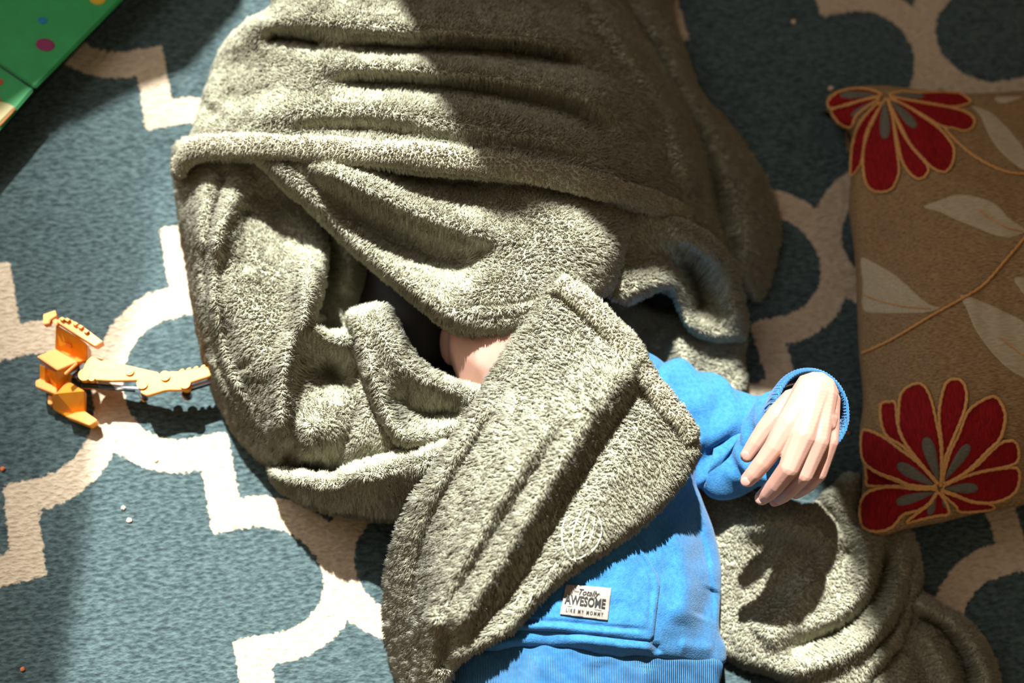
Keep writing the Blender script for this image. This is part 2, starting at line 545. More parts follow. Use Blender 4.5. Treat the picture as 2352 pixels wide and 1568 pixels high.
def build_window():
    """wall with a tall window towards the sun, above the top of the picture; an unseen added curtain and sheer shape the light"""
    wx0, wx1, wz0, wz1 = -1.15, 0.75, 0.35, 2.75
    y0, y1 = WALL_Y, WALL_Y + 0.12
    V = []; F = []
    def bx(lo, hi):
        (a, b_, c), (d, e, f) = lo, hi
        n = len(V)
        V.extend([(a, b_, f), (d, b_, f), (d, e, f), (a, e, f), (a, b_, c), (d, b_, c), (d, e, c), (a, e, c)])
        F.extend([[i + n for i in q] for q in box_faces()])
    bx((-2.2, y0, -0.012), (wx0, y1, 3.2)); bx((wx1, y0, -0.012), (2.2, y1, 3.2))
    bx((wx0, y0, -0.012), (wx1, y1, wz0)); bx((wx0, y0, wz1), (wx1, y1, 3.2))
    wl = new_obj('wall_back', V, F, M_WALL, smooth=False); tag(wl, kind='structure')
    wn = empty('window_1', (0, 0, 0)); tag(wn, kind='structure')
    V2, F2 = V, F
    V = []; F = []
    t = 0.04
    V_, F_ = [], []
    def bx2(lo, hi):
        (a, b_, c), (d, e, f) = lo, hi
        n = len(V_)
        V_.extend([(a, b_, f), (d, b_, f), (d, e, f), (a, e, f), (a, b_, c), (d, b_, c), (d, e, c), (a, e, c)])
        F_.extend([[i + n for i in q] for q in box_faces()])
    bx2((wx0, y0 + .04, wz0), (wx0 + t, y0 + .09, wz1)); bx2((wx1 - t, y0 + .04, wz0), (wx1, y0 + .09, wz1))
    bx2((wx0 + t, y0 + .04, wz0), (wx1 - t, y0 + .09, wz0 + t)); bx2((wx0 + t, y0 + .04, wz1 - t), (wx1 - t, y0 + .09, wz1))
    new_obj('window_frame', V_, F_, M_WHITE, wn, smooth=False)
build_window()

def gobo(name, outline, mat, label, yoff, depth=0.02, period=0.11):
    """unseen cloth panel added at the window to shape the sunlight, outline given as (x, z) points"""
    poly = np.asarray(outline, float)
    Q, tris, be = fill_grid(poly * 1000, 14.0)
    Q = Q / 1000
    y = WALL_Y - yoff + depth * np.sin(Q[:, 0] * 2 * math.pi / period + 1.5 * np.sin(Q[:, 1] * 1.3))
    V = np.c_[Q[:, 0], y, Q[:, 1]]
    Vb = V + np.array([0, 0.002, 0])
    n = len(V)
    SF = np.concatenate([np.stack([be[:, 1], be[:, 0], be[:, 0] + n], 1), np.stack([be[:, 1], be[:, 0] + n, be[:, 1] + n], 1)])
    o = new_obj(name, np.concatenate([V, Vb]), np.concatenate([tris, tris[:, ::-1] + n, SF]), mat)
    tag(o, label, 'gobo')
    return o

M_GOBO = plain('gobo_cloth', srgb(150, 120, 88), 0.9)
def sheer_gobo_mat():
    m, nt, b = mat_base('sheer_gobo_cloth', 0.9)
    b.inputs['Base Color'].default_value = (0.85, 0.85, 0.82, 1)
    tc = node(nt, 'ShaderNodeTexCoord')
    # transmission graded across the panel so sunlight fades to the left
    sx = node(nt, 'ShaderNodeSeparateXYZ'); nt.links.new(tc.outputs['Object'], sx.inputs[0])
    mr = node(nt, 'ShaderNodeMapRange', interpolation_type='SMOOTHSTEP')
    mr.inputs['From Min'].default_value = -0.98; mr.inputs['From Max'].default_value = -0.46; mr.inputs['To Min'].default_value = 0.20; mr.inputs['To Max'].default_value = 0.92
    nt.links.new(sx.outputs[0], mr.inputs['Value'])
    tr = node(nt, 'ShaderNodeBsdfTransparent')
    mx = node(nt, 'ShaderNodeMixShader')
    nt.links.new(mr.outputs[0], mx.inputs[0]); nt.links.new(b.outputs[0], mx.inputs[1]); nt.links.new(tr.outputs[0], mx.inputs[2])
    nt.links.new(mx.outputs[0], nt.nodes['Material Output'].inputs['Surface'])
    return m


def wallpts(lst, yoff=0.0):
    out = []
    for u, v, z in lst:
        p = P(u, v, z / 100)
        out.append(tuple((p + SUN * ((WALL_Y - yoff - p[1]) / SUN[1]))[[0, 2]]))
    return out

# inner edge of the added right hand curtain, cut to cast the shade line
edge_r = wallpts([(2080, 1700, 0), (2000, 1480, 2), (1965, 1300, 2), (1915, 1130, 0), (1950, 800, 18), (1800, 620, 9), (1620, 540, 9), (1440, 480, 14), (1240, 390, 17), (1110, 330, 17.5), (1040, 190, 17), (960, 40, 16), (915, -60, 15)])
top = max(p[1] for p in edge_r)
edge_r = [(edge_r[0][0], 2.95)] + edge_r + [(edge_r[-1][0] - 0.02, 0.2)]
gobo('right_gobo', edge_r + [(1.0, 0.2), (1.0, 2.95)], M_GOBO, 'heavy tan curtain added out of view to shade the right side', 0.05, 0.012)
# left: unseen opaque corner and sheer, added to shade and dim the sun
edge_l = wallpts([(120, 1700, 0), (170, 1300, 0), (215, 1000, 0), (235, 760, 0), (300, 560, 0), (360, 330, 0), (345, 235, 0), (440, 180, 0), (555, 20, 0), (575, -90, 0)])
gobo('sheer_gobo', [(edge_l[0][0], 2.95)] + edge_l + [(edge_l[-1][0], 0.2), (-1.4, 0.2), (-1.4, 2.95)], sheer_gobo_mat(), 'thin white sheer curtain added out of view to dim the sun on the left', 0.10, 0.015)
dark_l = wallpts([(-500, 860, 0), (-200, 580, 0), (0, 400, 0), (150, 290, 0), (345, 195, 0), (440, 150, 0), (555, 20, 0), (575, -90, 0)], 0.16)
gobo('upper_left_gobo', dark_l + [(dark_l[-1][0], 0.2), (-1.35, 0.2), (-1.35, dark_l[0][1])], M_GOBO, 'tan curtain added out of view to shade the upper left', 0.16, 0.002)
rod = tube_data(np.array([[-1.5, WALL_Y - 0.10, 2.98], [1.1, WALL_Y - 0.10, 2.98]]), np.array([0.012, 0.012]), 12)
tag(new_obj('gobo_rod', rod[0], rod[1], M_WHITE), 'white curtain rod above the window', 'rod')

# ------------------------------------------------------------------ blanket
DENS = 1500000.0        # tufts per square metre
blanket = empty('fleece_blanket', tuple(P(1000, 700, 0.0)))
tag(blanket, 'olive green plush fleece blanket heaped over the child with folded flaps', 'blanket')
HF = {}

def sheet(name, poly, ctrl, folds, res=7.0, rw=34, rh=0.02, skirt=((0.012, 1.0), (0.03, 8.0), (0.06, 22.0)), dens=1.0, length=0.0047, rad=0.00085, seed=1, nap=(0.1, -1.0), lean=0.9, mat=None, label=None, wob=0.08, wscale=80):
    zf = Height(ctrl, folds, wob, wscale, seed)
    HF[name] = zf
    V, F, nt_ = patch_data(poly, zf, res, True, rw, rh, skirt)
    # pile on the sheet and on its rolled edge
    tv, tf = tufts(V, F, DENS * dens, length, rad, seed, nap, lean)
    V2, F2 = merge((V, F), (tv, tf))
    loc = np.array(blanket.location)
    o = new_obj(name, V2 - loc, F2, mat or M_FLEECE, blanket)
    if label: o['label'] = label
    return o

# back and top of the heap with its falling right side
sheet('heaped_top',
      [(660, -170), (632, 8), (572, 52), (518, 108), (492, 170), (470, 240), (440, 320), (404, 380), (412, 405), (446, 374), (600, 362), (720, 368), (850, 384), (1000, 396), (1180, 412), (1300, 436), (1400, 468), (1500, 505), (1590, 540), (1650, 600), (1692, 650), (1735, 690), (1764, 645), (1790, 545), (1782, 470), (1748, 390), (1690, 308), (1612, 225), (1572, 130), (1540, 30), (1500, -170)],
      [(700, 100, 14.5), (900, 50, 16), (1100, 50, 15), (1300, 50, 12), (1440, 50, 7), (1530, 50, 2.5), (610, 90, 11), (540, 150, 8), (510, 240, 9), (600, 250, 13), (800, 250, 17), (1000, 250, 18), (1200, 250, 18), (1400, 250, 15), (1500, 250, 10), (1580, 250, 5),
       (420, 375, 9), (600, 350, 14), (800, 365, 17.5), (1000, 385, 19), (1200, 405, 19), (1400, 450, 16), (1500, 490, 12.5), (1600, 400, 7), (1700, 400, 2.5), (1760, 550, 2), (1630, 560, 6), (1725, 660, 2), (690, -160, 14), (1100, -160, 14), (1480, -160, 4)],
      [([(560, 100), (650, 52), (760, 50), (900, 66), (1050, 72), (1250, 90), (1400, 135)], 2.6, 55, 26),
       ([(610, 82), (690, 92), (745, 108)], -3.6, 16, 18),
       ([(790, 112), (900, 112), (1050, 116), (1200, 128), (1350, 165)], -2.6, 24, 32),
       ([(740, 150), (860, 148), (1000, 158), (1150, 176), (1320, 205), (1450, 270)], 2.0, 34, 26),
       ([(760, 190), (860, 190), (1000, 198), (1150, 222), (1300, 262), (1440, 330)], -2.3, 26, 34),
       ([(520, 215), (560, 225), (640, 205)], -0.9, 18, 20),
       ([(480, 250), (500, 265)], -1.2, 16, 18),
       ([(560, 265), (700, 255), (860, 250), (960, 262)], 0.9, 40, 36),
       ([(640, 300), (830, 296), (1000, 322), (1200, 345), (1380, 380)], -1.4, 26, 24),
       ([(1330, -40), (1440, 105), (1530, 225), (1565, 330), (1600, 450)], 3.0, 40, 30),
       ([(1400, -40), (1500, 130), (1575, 260), (1622, 390), (1655, 500)], -3.0, 26, 30),
       ([(1470, -40), (1585, 190), (1665, 340), (1715, 480), (1725, 600)], 1.6, 34, 34),
       ([(1560, 430), (1640, 500), (1690, 600)], -1.2, 24, 24)],
      seed=3, nap=(0.25, -1.0))

# rolled left side of the hood
sheet('hood_roll',
      [(425, 325), (407, 400), (414, 470), (430, 580), (446, 680), (466, 790), (490, 880), (520, 950), (568, 1018), (612, 1060), (660, 1100), (780, 1120), (930, 1090), (1060, 1050), (1085, 960), (945, 1005), (885, 935), (838, 842), (803, 770), (752, 766), (722, 735), (734, 680), (744, 620), (746, 560), (730, 490), (680, 420), (600, 335)],
      [(420, 440, 5), (445, 600, 4.5), (478, 800, 4), (540, 960, 3.5), (620, 1055, 4), (700, 1070, 5), (500, 400, 9), (500, 560, 11), (520, 700, 11), (560, 830, 10.5), (620, 960, 9.5), (700, 1040, 9), (780, 1090, 6), (900, 1070, 8), (1040, 1030, 9), (600, 380, 9), (610, 470, 7), (680, 500, 6), (735, 540, 7), (640, 560, 7.5), (700, 600, 10.5), (705, 680, 12.5), (715, 740, 13), (790, 785, 12.5), (640, 680, 10.5), (650, 760, 11), (680, 830, 11), (760, 845, 7.5), (790, 930, 10.3), (860, 990, 10.5), (640, 900, 11), (740, 970, 11.2)],
      [([(484, 400), (464, 505), (462, 614), (473, 751), (505, 860), (560, 970)], 2.0, 20, 17),
       ([(520, 400), (490, 510), (476, 620), (482, 740), (512, 850), (560, 940)], -1.9, 12, 11),
       ([(562, 420), (513, 505), (492, 590), (491, 680), (508, 790), (545, 890), (590, 970)], 2.3, 14, 30),
       ([(575, 470), (556, 550), (574, 630)], -1.6, 22, 26),
       ([(556, 830), (566, 850)], -1.2, 24, 24),
       ([(702, 600), (704, 690), (688, 752), (661, 806), (650, 888), (643, 970), (622, 1014)], 2.8, 22, 22),
       ([(640, 640), (620, 760), (600, 880)], 0.6, 40, 40),
       ([(705, 752), (760, 772), (815, 800)], 1.3, 16, 20),
       ([(735, 820), (762, 860), (800, 885)], -0.8, 34, 34),
       ([(690, 1010), (660, 1060)], -1.8, 16, 18),
       ([(835, 925), (805, 1000), (768, 1082)], -1.0, 8, 24),
       ([(720, 960), (700, 1040)], 0.7, 24, 24)],
      seed=4, nap=(-0.3, -1.0))

# lower roll closing the hood
sheet('hood_lower_roll',
      [(612, 1062), (622, 1078), (690, 1082), (768, 1094), (800, 1075), (850, 1058), (930, 1038), (1050, 1012), (1100, 1040), (1040, 1130), (985, 1196), (900, 1192), (820, 1184), (740, 1168), (680, 1145), (636, 1112)],
      [(615, 1066, 6), (640, 1090, 8), (720, 1110, 10), (800, 1095, 11.5), (900, 1060, 13), (1050, 1030, 15), (680, 1140, 6), (820, 1180, 5), (960, 1190, 6), (850, 1120, 11.5), (980, 1100, 13), (740, 1135, 9)],
      [([(650, 1095), (730, 1112), (830, 1090), (940, 1060)], 0.8, 20, 24)],
      rw=52, rh=0.03, seed=5, nap=(0.5, -1.0))

# dark hollow inside the hood
sheet('hood_lining',
      [(560, 400), (900, 420), (1250, 560), (1300, 760), (1180, 960), (950, 1010), (800, 930), (690, 760), (600, 560)],
      [(600, 450, 2.5), (800, 500, 3), (1000, 600, 2.5), (1200, 700, 2), (1000, 900, 2), (760, 740, 3), (850, 880, 3)],
      [([(790, 520), (800, 600), (780, 680)], 2.5, 30, 40)],
      res=10, dens=0.35, seed=6)

# inner collar strip round the cheek
sheet('hood_collar',
      [(802, 728), (835, 710), (880, 703), (908, 742), (938, 800), (990, 852), (1060, 884), (1130, 902), (1180, 960), (1060, 988), (995, 1012), (928, 1022), (884, 972), (850, 890), (822, 800)],
      [(850, 728, 14), (822, 790, 14), (890, 790, 14.5), (862, 880, 14), (940, 840, 14), (1030, 888, 14.5), (1110, 915, 15), (905, 985, 14), (1040, 975, 14), (970, 920, 11.5), (1020, 940, 11.5), (925, 890, 13)],
      [([(850, 715), (900, 810), (970, 870), (1080, 905)], 0.7, 18, 24),
       ([(905, 890), (945, 940), (1010, 958), (1080, 950)], -1.8, 24, 30),
       ([(835, 780), (862, 880), (915, 985), (1000, 995)], 0.6, 16, 20)],
      rw=26, rh=0.02, seed=7, nap=(0.6, -0.9))

# broad fold pulled over the face
sheet('face_fold',
      [(590, 330), (640, 412), (715, 478), (790, 556), (870, 622), (950, 690), (1010, 735), (1060, 762), (1130, 772), (1205, 764), (1270, 725), (1330, 695), (1400, 668), (1424, 600), (1450, 540), (1510, 520), (1440, 400), (1200, 340), (900, 320)],
      [(640, 380, 14), (715, 450, 14), (800, 535, 13.5), (900, 625, 14.5), (1000, 705, 16), (1090, 750, 17), (1200, 750, 17.5), (850, 420, 15.2), (930, 545, 13.2), (1050, 590, 14.5), (1100, 660, 17.5), (1200, 550, 18), (1250, 650, 18.5), (1350, 600, 18), (1400, 640, 16), (1300, 480, 16.5), (1450, 500, 13), (1000, 430, 15), (1150, 440, 15.5), (1440, 420, 13), (900, 340, 13)],
      [([(700, 372), (770, 400), (860, 445), (960, 492), (1060, 525), (1150, 548)], 3.3, 46, 24),
       ([(725, 440), (835, 520), (930, 568), (1030, 602), (1105, 600)], -2.7, 44, 40),
       ([(640, 400), (740, 476), (850, 575), (960, 668), (1050, 730)], 0.9, 22, 18),
              ([(900, 400), (1010, 420), (1120, 425)], -1.4, 18, 18),
       ([(1068, 704), (1150, 700), (1245, 688)], -0.55, 6, 6),
       ([(1072, 716), (1150, 712), (1245, 700)], 0.4, 7, 7),
       ([(1180, 430), (1300, 500), (1390, 560), (1410, 640)], 0.7, 40, 40)],
      rw=36, rh=0.024, seed=8, nap=(0.3, -1.0))

# wavy loose edge beside the shoulder
sheet('loose_edge',
      [(1405, 560), (1398, 664), (1440, 690), (1490, 672), (1535, 655), (1556, 690), (1582, 748), (1630, 774), (1662, 778), (1710, 768), (1706, 700), (1690, 640), (1655, 570), (1580, 515), (1480, 478), (1430, 500)],
      [(1420, 600, 13), (1430, 670, 13), (1530, 660, 11), (1570, 720, 8), (1640, 765, 6), (1700, 760, 5), (1690, 660, 6.5), (1640, 580, 9), (1560, 540, 11), (1480, 510, 12.5), (1480, 600, 11), (1580, 620, 6), (1620, 700, 4.5)],
      [([(1530, 540), (1600, 570), (1650, 630), (1680, 700), (1690, 760)], 1.4, 26, 26),
       ([(1560, 590), (1590, 650), (1612, 730)], -2.6, 22, 24),
       ([(1440, 640), (1500, 640), (1545, 672)], 0.9, 20, 24)],
      rw=24, rh=0.014, skirt=((0.006, 1.0), (0.012, 8.0), (0.02, 26.0)), seed=9, nap=(0.2, -1.0))

# blanket lying under the shoulder
sheet('under_shoulder',
      [(1380, 690), (1520, 720), (1690, 760), (1702, 830), (1708, 900), (1620, 930), (1480, 880)],
      [(1400, 700, 2.5), (1500, 740, 2.5), (1600, 800, 3.5), (1690, 800, 2.5), (1660, 890, 3), (1500, 870, 3)],
      [([(1560, 770), (1580, 850), (1600, 900)], 1.2, 26, 26)],
      rw=20, rh=0.012, seed=10)

# front flap turned back across the chest
sheet('front_flap',
      [(1276, 634), (1310, 640), (1362, 682), (1412, 732), (1466, 790), (1486, 846), (1540, 912), (1590, 985), (1599, 1036), (1575, 1090), (1500, 1180), (1446, 1226), (1374, 1276), (1306, 1318), (1240, 1376), (1180, 1442), (1100, 1492), (1045, 1526), (1022, 1600), (1000, 1690), (950, 1690), (918, 1560), (893, 1480), (884, 1400), (900, 1270), (940, 1160), (1000, 1072), (1070, 962), (1112, 890), (1170, 800), (1222, 722)],
      [(1290, 665, 19.5), (1400, 740, 19.5), (1480, 850, 19), (1580, 1000, 17.5), (1560, 1075, 17.5), (1450, 1210, 18), (1330, 1320, 18), (1180, 1430, 17), (1050, 1515, 14), (1180, 830, 19.5), (1080, 970, 19), (985, 1120, 17), (915, 1260, 12), (897, 1400, 7), (930, 1540, 4), (1300, 900, 21), (1400, 1000, 20), (1250, 1100, 20.5), (1100, 1200, 18.5), (1300, 1250, 19), (1050, 1350, 16), (1150, 1350, 17.5), (980, 1450, 11)],
      [([(1462, 800), (1432, 855), (1345, 972), (1238, 1139), (1150, 1285), (1066, 1405), (1015, 1500)], 1.9, 28, 66),
       ([(1480, 860), (1452, 915), (1362, 1050), (1256, 1225), (1165, 1365), (1085, 1455), (1045, 1510)], -1.5, 40, 24),
       ([(1270, 960), (1170, 1110), (1085, 1250), (1015, 1370), (975, 1460)], 1.2, 26, 36),
       ([(1150, 930), (1065, 1060), (1000, 1180), (965, 1300), (948, 1430)], -1.1, 22, 14),
       ([(1310, 960), (1205, 1120), (1110, 1270), (1030, 1400)], -1.0, 22, 22),
       ([(1300, 760), (1400, 830), (1450, 840)], -0.6, 22, 22),
       ([(1000, 1400), (985, 1500), (990, 1600)], 1.6, 26, 26),
       ([(1040, 1440), (1020, 1540)], -1.6, 20, 18)],
      rw=24, rh=0.013, skirt=((0.005, 1.0), (0.009, 6.0), (0.014, 24.0)), seed=12, nap=(-0.75, -0.8), lean=1.05, length=0.0046)

# end trailing under the arm and the cushion
sheet('trailing_end',
      [(1560, 1080), (1700, 1130), (1850, 1165), (1905, 1128), (1962, 1092), (2010, 1175), (2088, 1225), (2112, 1320), (2092, 1400), (2062, 1480), (2004, 1560), (1975, 1640), (1880, 1600), (1775, 1548), (1700, 1525), (1640, 1480), (1590, 1300)],
      [(1600, 1150, 2.5), (1650, 1300, 3), (1700, 1230, 4), (1850, 1240, 4.5), (1980, 1140, 3), (2085, 1270, 3), (2060, 1420, 3), (1900, 1450, 3.5), (1750, 1450, 3), (1700, 1510, 2), (1800, 1350, 3), (1950, 1560, 3)],
      [([(1970, 1200), (2000, 1260), (1990, 1340), (1940, 1400), (1870, 1440)], 1.6, 26, 22),
       ([(2030, 1250), (2020, 1330), (1970, 1410), (1890, 1460), (1800, 1490)], -1.9, 15, 18),
       ([(2065, 1235), (2075, 1320), (2035, 1420), (1960, 1490), (1860, 1530), (1800, 1540)], 1.9, 22, 22),
       ([(2088, 1270), (2085, 1350), (2050, 1440), (1990, 1510)], -1.3, 12, 12),
       ([(2100, 1280), (2098, 1370), (2060, 1470), (2010, 1540)], 1.2, 16, 18),
       ([(1700, 1195), (1800, 1200), (1900, 1220), (1960, 1260)], 1.2, 26, 30),
       ([(1880, 1150), (1930, 1220), (1950, 1290)], -1.6, 18, 18),
       ([(1720, 1260), (1800, 1250), (1900, 1280)], -0.8, 30, 30),
       ([(1880, 1320), (1820, 1400), (1740, 1470)], 0.9, 40, 40)],
      rw=30, rh=0.018, seed=13, nap=(-0.6, -0.9), length=0.0044)
sheet('trailing_corner',
      [(2078, 1350), (2150, 1388), (2222, 1430), (2272, 1500), (2292, 1580), (2290, 1690), (1950, 1690), (1985, 1590), (2040, 1500), (2072, 1420)],
      [(2090, 1370, 2.5), (2200, 1440, 2.5), (2280, 1560, 2.2), (2270, 1680, 2), (2100, 1500, 2), (2180, 1560, 2), (2050, 1600, 2.5), (1980, 1650, 2.5)],
      [([(2085, 1370), (2170, 1412), (2235, 1475), (2270, 1570), (2275, 1660)], 2.0, 20, 22),
       ([(2100, 1410), (2165, 1450), (2215, 1530), (2225, 1640)], -1.5, 18, 18),
       ([(2110, 1440), (2160, 1510), (2190, 1600), (2195, 1680)], 1.3, 18, 24),
       ([(2060, 1500), (2090, 1580), (2100, 1680)], 0.6, 30, 30)],
      rw=24, rh=0.015, seed=14, nap=(-0.5, -0.9), length=0.0044)

def hem(name, pts, r, squash, seed, label, dens=1.0):
    """turned and stitched hem: a flattened roll along the edge, pinched at intervals"""
    c = catmull(pts, False, 14)
    C = P(c[:, 0], c[:, 1], c[:, 2] / 100)
    n = len(C)
    R = np.full(n, r); R[0] *= 0.5; R[-1] *= 0.5
    V, F = tube_data(C, R, 18, True, squash, lambda s, th: 1 + 0.07 * np.sin(s * n * 0.55 + 2 * np.sin(s * 40)) + 0.10 * np.sin(s * 17 + th) + 0.06 * np.sin(s * 31 + th * 2))
    tv, tf = tufts(V, F, DENS * dens, 0.0030, 0.0008, seed, (0.2, -1), 0.6)
    V, F = merge((V, F), (tv, tf))
    o = new_obj(name, V - np.array(blanket.location), F, M_HEM, blanket)
    o['label'] = label
    return o
hem('hem', [(408, 384, 8.2), (450, 345, 11), (540, 338, 13.5), (640, 338, 15), (760, 342, 17), (880, 352, 18.4), (1000, 364, 19.3), (1150, 380, 19.6), (1280, 402, 18.8), (1390, 430, 17), (1490, 466, 13.6), (1580, 505, 9.8)], 0.0100, 0.62, 31, 'thick stitched hem along the lower edge of the heap')
hem('hem', [(1284, 650, 19.9), (1345, 700, 20.1), (1400, 752, 20.1), (1450, 806, 19.8), (1474, 850, 19.3), (1520, 910, 18.7), (1560, 962, 18.2), (1588, 1010, 17.6)], 0.0088, 0.66, 32, 'pale stitched hem along the turned back flap')

def embroidery():
    """pale thread drawing stitched into the flap"""
    zf = HF['front_flap']
    lines = [[(1330, 1170), (1300, 1190), (1290, 1230), (1300, 1265), (1312, 1285)], [(1345, 1168), (1370, 1180), (1382, 1215), (1372, 1250), (1350, 1275)],
             [(1335, 1175), (1318, 1215), (1316, 1255), (1322, 1290)], [(1352, 1180), (1340, 1220), (1330, 1262)], [(1366, 1190), (1360, 1225), (1345, 1258)],
             [(1308, 1205), (1322, 1196), (1334, 1200)], [(1338, 1236), (1352, 1228), (1366, 1236)], [(1312, 1285), (1335, 1280), (1360, 1262)],
             [(1178, 1392), (1195, 1365), (1205, 1345)], [(1178, 1392), (1190, 1395)], [(1215, 1385), (1225, 1362)], [(1268, 1198), (1282, 1160), (1284, 1140)]]
    parts = []
    for l in lines:
        c = catmull(l, False, 8)
        z = zf(c) + 0.0024
        parts.append(tube_data(P(c[:, 0], c[:, 1], z), np.full(len(c), 0.0007), 6))
    V, F = merge(*parts)
    o = new_obj('embroidery', V - np.array(blanket.location), F, M_THREAD, blanket)
    o['label'] = 'pale embroidered thread drawing on the flap'; o['kind'] = 'stuff'
embroidery()

# ------------------------------------------------------------------ child: body, hoodie
def skin_mat():
    m, nt, b = mat_base('skin', 0.48)
    noise_color(nt, b, (0.44, 0.235, 0.178, 1), (0.52, 0.29, 0.225, 1), 35)
    b.inputs['Subsurface Weight'].default_value = 0.25
    b.inputs['Subsurface Radius'].default_value = (0.008, 0.003, 0.0015)
    b.inputs['Subsurface Scale'].default_value = 0.5
    b.inputs['Specular IOR Level'].default_value = 0.35
    return m
M_SKIN = skin_mat()
M_NAIL = plain('nail', (0.55, 0.31, 0.255, 1), 0.3)
M_HAIR_SHADE = plain('hair_and_hollow_shade', (0.014, 0.009, 0.006, 1), 0.6)  # very dark so the added mass reads as the hood's shade

def cotton_mat(name, c1, c2, rib=None):
    m, nt, b = mat_base(name, 0.9)
    b.inputs['Specular IOR Level'].default_value = 0.15
    b.inputs['Sheen Weight'].default_value = 0.12
    mp, nz, rp = noise_color(nt, b, c1, c2, 260, 3)
    if rib:
        tc = node(nt, 'ShaderNodeTexCoord')
        wv = node(nt, 'ShaderNodeTexWave', wave_type='BANDS', bands_direction='X'); wv.inputs['Scale'].default_value = rib; wv.inputs['Distortion'].default_value = 0.3
        nt.links.new(tc.outputs['Object'], wv.inputs['Vector'])
        add_bump(nt, b, wv.outputs['Fac'], 0.0016, 0.8)
    else:
        n2 = node(nt, 'ShaderNodeTexNoise'); n2.inputs['Scale'].default_value = 700; n2.inputs['Detail'].default_value = 3
        tc = node(nt, 'ShaderNodeTexCoord'); nt.links.new(tc.outputs['Object'], n2.inputs['Vector'])
        add_bump(nt, b, n2.outputs['Fac'], 0.0009, 0.7)
    return m
M_BLUE = cotton_mat('blue_sweatshirt', (0.024, 0.135, 0.315, 1), (0.042, 0.185, 0.385, 1))
M_BLUE_RIB = cotton_mat('blue_ribbing', (0.022, 0.125, 0.295, 1), (0.038, 0.170, 0.36, 1), rib=150)
M_LABEL = plain('woven_label', (0.31, 0.265, 0.225, 1), 0.8)
M_INK = plain('label_ink', (0.012, 0.012, 0.012, 1), 0.8)

def blob_mesh(chains, voxel, smooth_it=6, extra=()):
    """one continuous surface around chains of (point, radius): voxel union, then relaxed"""
    bm = bmesh.new()
    def ball(p, r, sc=(1, 1, 1), rot=None):
        m = Matrix.Translation(Vector(p))
        if rot is not None: m = m @ rot
        m = m @ Matrix.Diagonal((r * sc[0], r * sc[1], r * sc[2], 1))
        bmesh.ops.create_icosphere(bm, subdivisions=2, radius=1.0, matrix=m)
    for ch in chains:
        for (p0, r0), (p1, r1) in zip(ch[:-1], ch[1:]):
            p0 = np.asarray(p0, float); p1 = np.asarray(p1, float)
            n = max(2, int(np.linalg.norm(p1 - p0) / (0.3 * min(r0, r1))) + 1)
            for k in range(n + 1):
                t = k / n
                ball(p0 + (p1 - p0) * t, r0 + (r1 - r0) * t)
    for p, r, sc, rot in extra:
        ball(p, r, sc, rot)
    me = bpy.data.meshes.new('tmp'); bm.to_mesh(me); bm.free()
    o = bpy.data.objects.new('tmp', me); col.objects.link(o)
    md = o.modifiers.new('r', 'REMESH'); md.mode = 'VOXEL'; md.voxel_size = voxel
    s = o.modifiers.new('s', 'SMOOTH'); s.factor = 0.5; s.iterations = smooth_it
    dg = bpy.context.evaluated_depsgraph_get()
    ev = bpy.data.meshes.new_from_object(o.evaluated_get(dg))
    V = np.empty(len(ev.vertices) * 3, np.float32); ev.vertices.foreach_get('co', V)
    ev.calc_loop_triangles()
    F = np.empty(len(ev.loop_triangles) * 3, np.int32); ev.loop_triangles.foreach_get('vertices', F)
    bpy.data.objects.remove(o); bpy.data.meshes.remove(me); bpy.data.meshes.remove(ev)
    return V.reshape(-1, 3).astype(float), F.reshape(-1, 3).astype(int)

def W(u, v, zcm):
    return P(u, v, zcm / 100.0)

